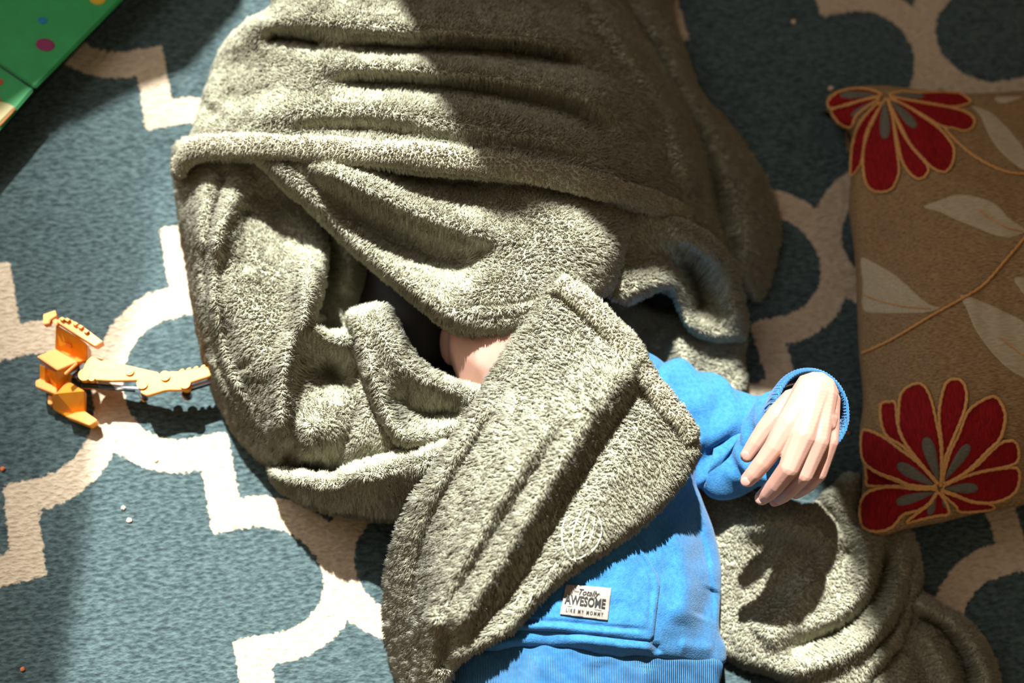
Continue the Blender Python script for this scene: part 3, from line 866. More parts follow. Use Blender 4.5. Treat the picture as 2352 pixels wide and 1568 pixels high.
def build_child():
    # hand: fingers as bent tapering chains rooted in the palm
    def fchain(pts):
        return [(W(u, v, z), rpx * (1.04 if rpx < 31 else 1.1) * pxm(z / 100)) for u, v, z, rpx in pts]
    hand = [
        # thumb
        fchain([(1826, 925, 19.4, 33), (1786, 955, 19.2, 27), (1758, 985, 18.7, 22), (1736, 1017, 18.2, 19.5), (1716, 1046, 17.6, 16)]),
        # index
        fchain([(1858, 900, 21.0, 34), (1812, 972, 21.4, 30), (1779, 1026, 20.8, 23.5), (1752, 1062, 20.0, 21), (1734, 1084, 19.3, 19.5), (1718, 1101, 18.6, 17)]),
        # middle
        fchain([(1872, 905, 21.2, 36), (1843, 1000, 21.8, 30), (1812, 1074, 21.0, 23.5), (1783, 1112, 19.2, 21), (1765, 1131, 18.0, 19.5), (1750, 1143, 17.0, 16.5)]),
        # ring
        fchain([(1885, 910, 21.0, 36), (1876, 1010, 21.3, 29), (1846, 1088, 20.2, 22.5), (1815, 1120, 18.2, 20.5), (1797, 1136, 16.8, 19), (1782, 1146, 15.7, 16)]),
        # little finger
        fchain([(1896, 920, 20.4, 32), (1901, 1012, 20.3, 25), (1880, 1086, 19.0, 19.5), (1856, 1112, 17.2, 17.5), (1840, 1124, 16.0, 16), (1828, 1132, 15.0, 14)]),
        # back of the hand and wrist, forearm into the sleeve
        fchain([(1850, 955, 20.6, 40), (1880, 965, 20.6, 40), (1868, 910, 20.4, 46)]),
        fchain([(1872, 906, 20.2, 50), (1868, 935, 18.2, 52), (1850, 965, 14.5, 52), (1790, 995, 9.5, 50), (1720, 1020, 6.5, 48)]),
    ]
    hv, hf = blob_mesh(hand, 0.0008, 4)
    # coarse remainder: upper arm, trunk, neck, head
    fc = W(1206, 782, 10.2)
    rot = Matrix.Rotation(math.radians(8), 4, 'Z') @ Matrix.Rotation(math.radians(42), 4, 'Y')
    R3 = np.array(rot.to_3x3())
    def hp(x, y, z): return fc + R3 @ np.array([x, y, z])
    parts = [
        [(W(1720, 1020, 6.5), 0.018), (W(1600, 955, 6.5), 0.024), (W(1500, 905, 6.5), 0.030)],
        [(W(1490, 910, 6.0), 0.032), (W(1330, 930, 7.0), 0.05), (W(1160, 990, 6.5), 0.04)],
        [(W(1350, 980, 5.5), 0.045), (W(1345, 1150, 5.5), 0.05), (W(1340, 1350, 5.5), 0.05), (W(1340, 1600, 5.5), 0.05)], [(W(1240, 1100, 5.5), 0.045), (W(1230, 1500, 5.5), 0.045)], [(W(1450, 1100, 5.5), 0.045), (W(1450, 1500, 5.5), 0.045)],
        [(W(1330, 930, 6.5), 0.035), (hp(0.01, -0.07, -0.03), 0.036)],
    ]
    extra = [(hp(0, 0.0, 0), 1.0, (0.073, 0.096, 0.074), rot), (hp(0, -0.055, 0.012), 1.0, (0.055, 0.045, 0.058), rot),
             (hp(0, -0.012, 0.078), 1.0, (0.010, 0.018, 0.012), rot), (hp(0, -0.052, 0.062), 1.0, (0.020, 0.006, 0.006), rot), (hp(0, -0.060, 0.060), 1.0, (0.017, 0.006, 0.006), rot),
             (hp(-0.030, -0.030, 0.050), 1.0, (0.026, 0.026, 0.024), rot), (hp(0.030, -0.030, 0.050), 1.0, (0.026, 0.026, 0.024), rot),
             (hp(-0.028, 0.012, 0.062), 1.0, (0.016, 0.009, 0.010), rot), (hp(0.028, 0.012, 0.062), 1.0, (0.016, 0.009, 0.010), rot),
             (hp(0, -0.085, 0.035), 1.0, (0.022, 0.016, 0.018), rot),
             (W(1028, 795, 7.6), 1.0, (0.0055, 0.020, 0.010), rot), (hp(0.078, -0.005, -0.01), 1.0, (0.007, 0.026, 0.018), rot)]
    bv, bf = blob_mesh(parts, 0.0028, 5, extra)
    V, F = merge((hv, hf), (bv, bf))
    base = W(1345, 1150, 0)
    person = new_obj('person', V - base, F, M_SKIN)
    person.location = base
    tag(person, 'child lying on the rug in a blue hooded sweatshirt, face mostly covered, one hand raised', 'person')
    # hair cap
    th = np.linspace(0, math.pi * 0.36, 20); ph = np.linspace(0, 2 * math.pi, 40, endpoint=False)
    hvv = []
    for t in th:
        for q in ph:
            hvv.append(hp(0.072 * math.sin(t) * math.cos(q), 0.099 * math.cos(t), 0.072 * math.sin(t) * math.sin(q) - 0.018))
    hff = []
    for i in range(len(th) - 1):
        for j in range(40):
            a = i * 40 + j; b2 = i * 40 + (j + 1) % 40
            hff.append([a, b2, b2 + 40, a + 40])
    # dark mass added as hair to blacken the hood's shaded hollow
    k0 = len(hvv)
    hc = W(972, 690, 3.2)
    for i in range(13):
        t = math.pi * i / 12
        for j in range(40):
            q = 2 * math.pi * j / 40
            sw = 1 + 0.03 * math.sin(9 * q + 3 * t)
            hvv.append(hc + np.array([0.062 * math.sin(t) * math.cos(q) * sw, 0.080 * math.sin(t) * math.sin(q) * sw + 0.01 * math.cos(q), 0.030 * math.cos(t)]))
    for i in range(12):
        for j in range(40):
            a = k0 + i * 40 + j; b2 = k0 + i * 40 + (j + 1) % 40
            hff.append([a, a + 40, b2 + 40, b2])
    new_obj('hair', np.array(hvv) - base, hff, M_HAIR_SHADE, person)  # crown cap plus the added mass that darkens the hollow
    # nails
    for (u, v, z), (du, dv), s in [((1713, 1046, 18.05), (-0.55, 0.83), 1.0), ((1712, 1106, 19.05), (-0.62, 0.78), 1.05), ((1745, 1147, 17.5), (-0.62, 0.78), 1.05), ((1778, 1153, 16.2), (-0.68, 0.73), 1.0), ((1825, 1136, 15.4), (-0.7, 0.7), 0.85)]:
        c = W(u, v, z)
        bm = bmesh.new(); bmesh.ops.create_uvsphere(bm, u_segments=14, v_segments=8, radius=1.0)
        ang = math.atan2(-dv, du)
        mt = Matrix.Translation(Vector(c - base)) @ Matrix.Rotation(ang, 4, 'Z') @ Matrix.Rotation(math.radians(42), 4, 'Y') @ Matrix.Diagonal((0.0042 * s, 0.0040 * s, 0.0010, 1))
        bmesh.ops.transform(bm, matrix=mt, verts=bm.verts)
        me = bpy.data.meshes.new('fingernail'); bm.to_mesh(me); bm.free(); me.materials.append(M_NAIL)
        for p in me.polygons: p.use_smooth = True
        o = bpy.data.objects.new('fingernail', me); col.objects.link(o); o.parent = person
    # dark trousers, mostly below the picture
    tv, tf = blob_mesh([[(W(1330, 1680, 5.5), 0.05), (W(1480, 1680, 5.0), 0.045), (W(1640, 1665, 3.6), 0.034), (W(1760, 1665, 3.6), 0.034), (W(1850, 1780, 3.6), 0.034), (W(1880, 2100, 3.6), 0.03)],
                        [(W(1330, 1680, 5.5), 0.05), (W(1200, 1690, 5.5), 0.05), (W(1120, 1820, 5.5), 0.045), (W(1110, 2150, 4.5), 0.036)]], 0.004, 6)
    new_obj('leg_shapes', tv - base, tf, plain('black_legs', (0.010, 0.009, 0.009, 1), 0.9), person)  # black rounded volume below the waistband
    # hoodie: body of the sweatshirt
    zt = Height([(1350, 1300, 15.5), (1640, 1250, 7), (1645, 1380, 8), (1570, 1250, 11), (1560, 1400, 12.5), (1480, 1350, 14.5), (1400, 1420, 15.2), (1600, 1480, 9.5), (1500, 1480, 13.5), (1300, 1480, 15), (1150, 1480, 13), (1060, 1500, 9), (1500, 860, 11), (1560, 900, 9), (1400, 900, 13), (1200, 1000, 13), (1100, 1150, 9), (1500, 1080, 13), (1580, 1050, 10), (1605, 1160, 8.5), (1340, 1100, 15.5)],
                [([(1560, 1180), (1580, 1300), (1590, 1450)], 0.5, 24, 24), ([(1600, 1200), (1630, 1300)], -0.6, 18, 18), ([(1510, 850), (1540, 960)], 0.7, 24, 24),
                 ([(1640, 1350), (1610, 1420)], -0.9, 20, 20), ([(1300, 1468), (1420, 1480), (1500, 1490)], 0.6, 16, 12), ([(1560, 1480), (1640, 1490)], 0.6, 16, 16), ([(1505, 1475), (1510, 1500)], -0.8, 10, 10), ([(1590, 1160), (1618, 1260), (1634, 1360), (1640, 1450)], -0.3, 5, 5), ([(1530, 1200), (1570, 1330), (1560, 1440)], 0.6, 22, 30), ([(1090, 1480), (1200, 1470)], 0.5, 14, 14)], 0.12, 60, 21)
    hv_, hf_, _ = patch_data([(1480, 806), (1525, 832), (1580, 885), (1612, 960), (1598, 1090), (1612, 1145), (1640, 1220), (1657, 1310), (1652, 1440), (1668, 1490), (1655, 1528), (1560, 1520), (1480, 1508), (1400, 1508), (1300, 1488), (1180, 1488), (1030, 1520), (1040, 1300), (1110, 1010), (1290, 850), (1410, 796)],
                             zt, 5, True, 26, 0.012, ((0.01, 0.5), (0.03, 4), (0.10, 10), (0.2, 14)))
    hoodie = new_obj('hoodie', hv_ - base, hf_, M_BLUE, person)
    hoodie['label'] = 'bright blue cotton hooded sweatshirt'
    # rib waistband
    zw = Height([(1300, 1500, 14.2), (1500, 1520, 12.2), (1640, 1540, 7.5), (1100, 1510, 11), (1030, 1540, 8), (1300, 1700, 13), (1600, 1700, 7), (1060, 1700, 8)],
                [([(1250, 1500), (1240, 1560), (1245, 1640)], 0.5, 26, 26), ([(1380, 1520), (1390, 1600)], -0.4, 22, 22), ([(1480, 1530), (1490, 1620)], 0.45, 24, 24)], 0.08, 60, 22)
    wv, wf, _ = patch_data([(1032, 1515), (1180, 1470), (1300, 1470), (1400, 1490), (1480, 1490), (1560, 1500), (1655, 1512), (1648, 1600), (1640, 1720), (1040, 1720), (1025, 1600)],
                           zw, 7, True, 20, 0.012, ((0.01, 0.5), (0.03, 4), (0.10, 10)))
    new_obj('waistband', wv - base, wf, M_BLUE_RIB, hoodie)['label'] = 'ribbed blue waistband'
    # kangaroo pocket with double stitched edge
    zp = Height([(1350, 1300, 15.5), (1640, 1250, 7), (1645, 1380, 8), (1570, 1250, 11), (1560, 1400, 12.5), (1480, 1350, 14.5), (1400, 1420, 15.2), (1600, 1480, 9.5), (1500, 1480, 13.5), (1300, 1480, 15), (1150, 1480, 13), (1060, 1500, 9), (1500, 860, 11), (1560, 900, 9), (1400, 900, 13), (1200, 1000, 13), (1100, 1150, 9), (1500, 1080, 13), (1580, 1050, 10), (1605, 1160, 8.5), (1340, 1100, 15.5)],
                [([(1150, 1424), (1280, 1428), (1380, 1438), (1484, 1446)], -0.30, 5, 5), ([(1440, 1235), (1485, 1300), (1500, 1340)], -0.22, 5, 5), ([(1497, 1345), (1490, 1440)], -0.16, 5, 5), ([(1150, 1434), (1280, 1438), (1380, 1448), (1484, 1457)], 0.22, 6, 6)], 0.10, 60, 21)
    pv, pf, _ = patch_data([(1430, 1200), (1480, 1268), (1512, 1322), (1516, 1345), (1508, 1410), (1502, 1462), (1492, 1472), (1440, 1468), (1380, 1460), (1280, 1450), (1150, 1446), (1150, 1200)],
                           zp, 4, False, 7, 0.004, ((0.005, 0.2), (0.012, 3)), zoff=0.0055)
    new_obj('pocket', pv - base, pf, M_BLUE, hoodie)['label'] = 'front pocket with double stitched edge'
    # woven label with its print
    lp = np.array([(1313, 1343), (1404, 1351), (1396, 1423), (1286, 1410), (1290, 1378)], float)
    lv, lf, _ = patch_data(np.array([(1300, 1341), (1404, 1350), (1396, 1424), (1286, 1410)]), zp, 4, False, 0, 0, ((0.0012, 0.1),), zoff=0.0075)
    mats_idx = [np.zeros(len(lf), int)]
    meshes = [(lv, lf)]
    O = np.array([1286.0, 1410.0]); EX = np.array([110.0, 14.0]) ; EY = np.array([9.0, -70.0])
    def txt(s, cx, cy, size, sx=1.0, shear=0.0, bold=0.0, sp=1.0):
        cu = bpy.data.curves.new('t', 'FONT'); cu.body = s; cu.align_x = 'CENTER'; cu.align_y = 'CENTER'; cu.size = 1.0; cu.shear = shear; cu.offset = bold; cu.space_character = sp
        cu.resolution_u = 3
        t = bpy.data.objects.new('t', cu); col.objects.link(t)
        dg = bpy.context.evaluated_depsgraph_get()
        me = bpy.data.meshes.new_from_object(t.evaluated_get(dg))
        me.calc_loop_triangles()
        v = np.array([x.co[:] for x in me.vertices]); f = np.array([q.vertices[:] for q in me.loop_triangles])
        bpy.data.objects.remove(t)
        # label coordinates 0..1
        lx = cx + v[:, 0] * size * sx * 70 / 110; ly = cy + v[:, 1] * size
        Q = O + lx[:, None] * EX + ly[:, None] * EY
        z = zp(Q) + 0.0075 + 0.0010
        meshes.append((P(Q[:, 0], Q[:, 1], z), f)); mats_idx.append(np.ones(len(f), int))
    def bar(x0, x1, y, h):
        Q = np.array([O + EX * x + EY * yy for x, yy in ((x0, y), (x1, y), (x1, y + h), (x0, y + h))])
        z = zp(Q) + 0.0085
        meshes.append((P(Q[:, 0], Q[:, 1], z), np.array([[0, 1, 2], [0, 2, 3]]))); mats_idx.append(np.ones(2, int))
    txt('Totally', 0.52, 0.80, 0.27, 0.9, 0.35, 0.012)
    txt('AWESOME', 0.49, 0.50, 0.42, 0.66, 0.0, 0.03)
    txt('LIKE MY MOMMY', 0.50, 0.165, 0.17, 0.70, 0.0, 0.02, 1.45)
    bar(0.24, 0.34, 0.80, 0.018); bar(0.68, 0.78, 0.80, 0.018); bar(0.13, 0.85, 0.285, 0.014)
    LV, LF = merge(*meshes)
    lab = new_obj('woven_label', LV - base, LF, None, hoodie, smooth=False, mats=[M_LABEL, M_INK], mat_idx=np.concatenate(mats_idx))
    lab['label'] = 'cream woven label reading Totally Awesome Like My Mommy'
    # sleeve: slack tube from the shoulder over the elbow up to the cuff
    sp_ = [(1470, 905, 8.5, 84), (1545, 928, 8.6, 96), (1615, 968, 7.6, 116), (1664, 1018, 6.4, 130), (1704, 1034, 7.0, 122), (1768, 1000, 10.2, 94), (1812, 975, 13.5, 88), (1842, 955, 16.2, 86)]
    c = catmull(sp_, False, 12)
    Cc = P(c[:, 0], c[:, 1], c[:, 2] / 100); Rr = c[:, 3] * pxm(0.10)
    def wr(s, t):
        return 1 + 0.07 * np.sin(s * 26 + 2.0 * np.sin(t)) + 0.05 * np.sin(t * 3 + s * 9) + 0.065 * np.sin(s * 44 + t * 2 + np.sin(t * 2)) + 0.06 * np.sin(t * 2 - s * 14 + 1.0) + 0.03 * np.sin(s * 71 - t * 3 + np.sin(s * 20))
    sv, sf = tube_data(Cc, Rr, 64, True, 0.78, wr)
    sv[:, 2] = np.maximum(sv[:, 2], 0.004)
    new_obj('sleeve', sv - base, sf, M_BLUE, hoodie)['label'] = 'crumpled blue sleeve bent at the elbow'
    # ribbed cuff standing open round the wrist
    ca, cb, cc = W(1836, 962, 14.6), W(1858, 945, 17.2), W(1866, 944, 19.0)
    ax = cc - ca; ax /= np.linalg.norm(ax)
    ux = np.cross(ax, np.array([0, 1.0, 0])); ux /= np.linalg.norm(ux); uy = np.cross(ax, ux)
    prof = [(ca, 0.0325, 0.0365), (cb, 0.0345, 0.0385), (cc, 0.0325, 0.0375), (cc + ax * 0.0012, 0.0310, 0.0360), (cc + ax * 0.0008, 0.0294, 0.0344), (cc - ax * 0.004, 0.0286, 0.0334), (cb, 0.0290, 0.0340), (ca, 0.0285, 0.0325)]
    sg = 160
    cv = []
    for q, ra, rb in prof:
        for k in range(sg):
            a = 2 * math.pi * k / sg
            rib = 1 + 0.012 * math.cos(a * 80)
            cv.append(q + (ux * math.cos(a) * ra + uy * math.sin(a) * rb) * rib)
    cf = []
    for i in range(len(prof) - 1):
        for k in range(sg):
            k2 = (k + 1) % sg
            cf.append([i * sg + k, i * sg + k2, (i + 1) * sg + k2, (i + 1) * sg + k])
    new_obj('cuff', np.array(cv) - base, cf, M_BLUE_RIB, hoodie)['label'] = 'ribbed blue cuff'
    return person
build_child()

# ------------------------------------------------------------------ cushion
def weave_mat(name, c1, c2, scale=420, stretch=(1, 4, 1), rot=0.15):
    m, nt, b = mat_base(name, 0.85)
    b.inputs['Specular IOR Level'].default_value = 0.15
    mp, nz, rp = noise_color(nt, b, c1, c2, scale, 3, 'Object', stretch)
    mp.inputs['Rotation'].default_value = (0, 0, rot)
    add_bump(nt, b, nz.outputs['Fac'], 0.0012, 0.7)
    return m
M_CUSH = weave_mat('brown_weave', (0.15, 0.088, 0.040, 1), (0.40, 0.26, 0.130, 1), 380, (0.5, 3.0, 1))
M_RED = weave_mat('red_chenille', (0.14, 0.004, 0.006, 1), (0.34, 0.010, 0.012, 1), 300, (4, 0.4, 1))
M_CORD = weave_mat('gold_cord', (0.50, 0.23, 0.07, 1), (0.80, 0.43, 0.16, 1), 900, (1, 1, 1))
M_LEAF = weave_mat('beige_leaf', (0.36, 0.285, 0.18, 1), (0.58, 0.485, 0.34, 1), 420, (0.3, 4, 1), -0.25)
M_GREY = weave_mat('grey_thread', (0.10, 0.095, 0.075, 1), (0.19, 0.175, 0.14, 1), 420, (0.6, 4, 1), 0.3)

def build_cushion():
    base = P(2350, 700, 0.0)
    root = empty('throw_cushion', tuple(base))
    tag(root, 'brown woven cushion with red flowers and beige leaves', 'cushion')
    zc = Height([(1905, 240, 5.2), (1950, 300, 4.6), (2030, 215, 5.8), (2230, 220, 5.2), (2400, 215, 5), (1955, 480, 4.8), (1975, 700, 4.8), (1985, 900, 4.8), (1985, 1010, 5), (1985, 1200, 5.5), (2080, 1220, 5.2), (2240, 1172, 5.0), (2400, 1150, 5), (2040, 330, 7.2), (2100, 500, 9), (2100, 750, 9.5), (2100, 980, 8.8), (2130, 1100, 7.4), (2250, 420, 10.5), (2300, 700, 12), (2300, 980, 10.5), (2500, 650, 13), (2760, 300, 6), (2800, 700, 6), (2760, 1100, 6), (2500, 250, 7), (2500, 1100, 7)],
                [([(1985, 540), (2060, 550)], -0.4, 26, 26), ([(1960, 330), (2010, 300)], -0.7, 20, 20), ([(2000, 900), (2060, 930)], -0.35, 22, 22), ([(1985, 1090), (2040, 1110), (2080, 1120)], -0.7, 14, 14), ([(1990, 1060), (2040, 1090)], 0.3, 12, 12)], 0.10, 80, 41)
    poly = [(1898, 235), (1912, 212), (1960, 200), (2030, 196), (2120, 206), (2230, 214), (2420, 205), (2790, 190), (2830, 650), (2790, 1150), (2420, 1150), (2330, 1165), (2240, 1180), (2160, 1200), (2080, 1215), (2030, 1230), (1990, 1222), (1976, 1180), (1982, 1090), (1974, 1000), (1982, 920), (1972, 800), (1968, 700), (1962, 580), (1950, 480), (1954, 400), (1954, 310), (1918, 285)]
    V, F, _ = patch_data(poly, zc, 8, True, 26, 0.012, ((0.012, 1.0), (0.024, 7), (0.042, 22), (0.1, 50)))
    new_obj('cover', V - base, F, M_CUSH, root)
    Z1 = lambda L: np.array([(1952 + x / 3.92, 850 + y / 3.92) for x, y in L])
    Z2 = lambda L: np.array([(1932 + x / 3.409, 400 + y / 3.409) for x, y in L])
    Z3 = lambda L: np.array([(1880 + x / 4.983, 180 + y / 4.983) for x, y in L])
    polyc = catmull(poly, True, 8)
    def zsurf(Q):
        d, _, _, _ = seg_dist(Q, polyc, True)
        k = np.clip(1 - d / 26, 0, 1)
        return zc(Q) - 0.012 * (1 - np.sqrt(np.clip(1 - k * k, 0, 1)))
    def applique(name, pl, mat, off, res=4.0):
        v, f, _ = patch_data(pl, zsurf, res, True, 5, 0.0012, ((0.0015, 0.3), (0.003, 1.0)), zoff=off)
        return new_obj(name, v - base, f, mat, root)
    def cord(name, pts, r, closed=False, off=0.0018):
        c = catmull(pts, closed, 8)
        if closed: c = np.concatenate([c, c[:1]])
        C = P(c[:, 0], c[:, 1], zsurf(c) + off)
        # even steps, twisted look
        s = np.r_[0, np.cumsum(np.linalg.norm(np.diff(C, axis=0), axis=1))]
        m = max(6, int(s[-1] / 0.0011)); ss = np.linspace(0, s[-1], m)
        C = np.stack([np.interp(ss, s, C[:, k]) for k in range(3)], 1)
        V, F = tube_data(C, np.full(m, r), 8, True, 0.8, lambda a, t: 1 + 0.16 * np.sin(a * m * 0.95 + t))
        return new_obj(name, V - base, F, M_CORD, root)
    flower_low = [
        [(800, 1020), (560, 740), (450, 560), (440, 400), (460, 220), (540, 140), (630, 120), (690, 170), (740, 290), (780, 470), (820, 700), (820, 1000)],
        [(830, 980), (830, 700), (805, 450), (815, 300), (860, 130), (930, 80), (1010, 100), (1050, 200), (1040, 330), (1000, 450), (920, 640), (850, 820)],
        [(840, 1000), (900, 750), (980, 580), (1060, 380), (1180, 280), (1310, 240), (1390, 360), (1395, 470), (1350, 620), (1250, 720), (1100, 870), (950, 980)],
        [(850, 1030), (1000, 950), (1150, 850), (1260, 740), (1370, 650), (1480, 640), (1520, 720), (1500, 830), (1350, 880), (1150, 920), (1000, 970)],
        [(830, 1060), (1000, 970), (1200, 910), (1400, 880), (1500, 880), (1530, 950), (1500, 1080), (1400, 1160), (1250, 1195), (1100, 1180), (950, 1120)],
        [(815, 1090), (950, 1130), (1100, 1185), (1250, 1200), (1300, 1240), (1200, 1265), (1000, 1275), (950, 1220), (880, 1160)],
        [(770, 1000), (600, 810), (470, 680), (340, 600), (285, 480), (280, 310), (350, 285), (410, 300), (430, 480), (500, 660), (600, 790)],
        [(780, 1030), (620, 840), (450, 710), (300, 600), (160, 540), (110, 560), (100, 700), (130, 830), (250, 920), (420, 980), (560, 1035)],
        [(780, 1055), (560, 1045), (420, 995), (250, 925), (145, 865), (150, 960), (160, 1035), (300, 1045), (480, 1040)],
        [(780, 1080), (600, 1068), (350, 1052), (180, 1085), (110, 1160), (90, 1300), (130, 1420), (250, 1450), (380, 1410), (480, 1300), (620, 1260), (720, 1190)],
        [(785, 1100), (720, 1200), (600, 1290), (510, 1370), (650, 1340), (790, 1310), (890, 1290), (860, 1180)]]
    flower_up = [
        [(750, 260), (660, 400), (550, 620), (510, 900), (530, 1150), (600, 1270), (720, 1300), (840, 1260), (910, 1120), (920, 1000), (880, 700), (840, 400), (790, 250)],
        [(800, 270), (870, 420), (960, 620), (1080, 800), (1220, 960), (1260, 1040), (1220, 1120), (1150, 1150), (1060, 1100), (960, 950), (900, 700), (850, 450)],
        [(810, 240), (1000, 310), (1200, 440), (1370, 560), (1480, 680), (1550, 800), (1540, 950), (1480, 1050), (1410, 1070), (1300, 1020), (1200, 920), (1050, 750), (950, 560), (870, 400)],
        [(820, 210), (1000, 240), (1300, 290), (1500, 330), (1680, 380), (1780, 460), (1770, 550), (1680, 600), (1550, 570), (1400, 540), (1200, 420), (1000, 310)],
        [(810, 190), (950, 150), (1150, 160), (1350, 155), (1600, 165), (1700, 220), (1740, 270), (1600, 320), (1450, 320), (1200, 280), (1000, 240)],
        [(720, 190), (600, 130), (400, 115), (220, 160), (120, 240), (105, 300), (150, 345), (350, 290), (600, 220)],
        [(700, 220), (500, 250), (350, 300), (150, 360), (200, 470), (260, 530), (370, 560), (430, 430), (550, 330)],
        [(700, 270), (560, 400), (450, 560), (390, 760), (370, 950), (380, 1110), (480, 980), (520, 800), (580, 600), (680, 380)]]
    for L in flower_low:
        q = Z1(L); applique('petal', q, M_RED, 0.0010); cord('petal_cord', q, 0.0016, True)
    for L in flower_up:
        q = Z3(L); applique('petal', q, M_RED, 0.0010); cord('petal_cord', q, 0.0014, True)
    def stamen(a, b_, wd, Zf, sc):
        a = np.array(a, float); b_ = np.array(b_, float)
        t = (b_ - a) / np.linalg.norm(b_ - a); n = np.array([-t[1], t[0]])
        pl = [a, a + (b_ - a) * 0.3 + n * wd * 0.6, a + (b_ - a) * 0.75 + n * wd, b_ + n * wd * 0.7, b_ + t * wd * 0.5, b_ - n * wd * 0.7, a + (b_ - a) * 0.75 - n * wd, a + (b_ - a) * 0.3 - n * wd * 0.6]
        applique('stamen', Zf(pl), M_GREY, 0.0022, 3.0)
    for a, b_, wd in [((800, 1000), (690, 630), 58), ((770, 1045), (450, 860), 55), ((850, 990), (1060, 690), 48), ((840, 1065), (1130, 1060), 48), ((770, 1095), (440, 1185), 46), ((830, 1110), (880, 1230), 34), ((770, 1120), (720, 1290), 34)]:
        stamen(a, b_, wd, Z1, 3.92)
    for a, b_, wd in [((760, 230), (760, 660), 62), ((820, 240), (1100, 540), 55), ((830, 180), (1190, 200), 36), ((680, 180), (270, 190), 46), ((680, 240), (390, 420), 34)]:
        stamen(a, b_, wd, Z3, 4.983)
    leaves = [Z2([(640, 255), (780, 195), (900, 155), (1000, 160), (1120, 190), (1220, 240), (1320, 340), (1432, 420), (1450, 455), (1330, 495), (1200, 480), (1050, 420), (900, 360), (780, 300)]),
              Z2([(150, 655), (260, 690), (400, 770), (500, 850), (620, 960), (700, 1020), (780, 1040), (700, 1080), (500, 1090), (330, 1090), (170, 1060), (165, 850)]),
              Z2([(930, 940), (1100, 990), (1300, 1080), (1432, 1150), (1600, 1300), (1700, 1500), (1640, 1620), (1500, 1620), (1330, 1540), (1180, 1400), (1050, 1220), (980, 1060)]),
              Z2([(1350, 820), (1432, 800), (1550, 860), (1620, 980), (1500, 1020), (1420, 930)]),
              Z3([(1740, 310), (1850, 330), (2000, 400), (2200, 600), (2352, 800), (2420, 1020), (2330, 1040), (2200, 950), (2060, 820), (1940, 640), (1850, 430)]),
              Z3([(2010, 215), (2200, 200), (2352, 205), (2250, 255), (2080, 288)])]
    for q in leaves:
        applique('leaf', q, M_LEAF, 0.0006)
    cord('stem', Z2([(165, 1400), (400, 1290), (700, 1110), (950, 970), (1120, 860), (1280, 680), (1432, 500), (1620, 250), (1750, 0)]), 0.0016)
    cord('stem', Z3([(1440, 560), (1560, 700), (1800, 900), (2100, 1050), (2352, 1090), (2700, 1060)]), 0.0014)
    cord('leaf_vein', Z2([(1080, 270), (1200, 360), (1320, 425), (1440, 440)]), 0.0006)
    cord('leaf_vein', Z2([(165, 940), (330, 1000), (500, 1035), (700, 1050)]), 0.0006)
    cord('leaf_vein', Z2([(1250, 1280), (1432, 1420), (1600, 1530)]), 0.0006)
build_cushion()

# ------------------------------------------------------------------ toy
M_ORANGE = plain('orange_plastic', (0.95, 0.36, 0.018, 1), 0.35)
M_BLACKP = plain('black_plastic', (0.010, 0.010, 0.010, 1), 0.3)
M_STEEL = plain('pale_steel', (0.55, 0.53, 0.66, 1), 0.25)

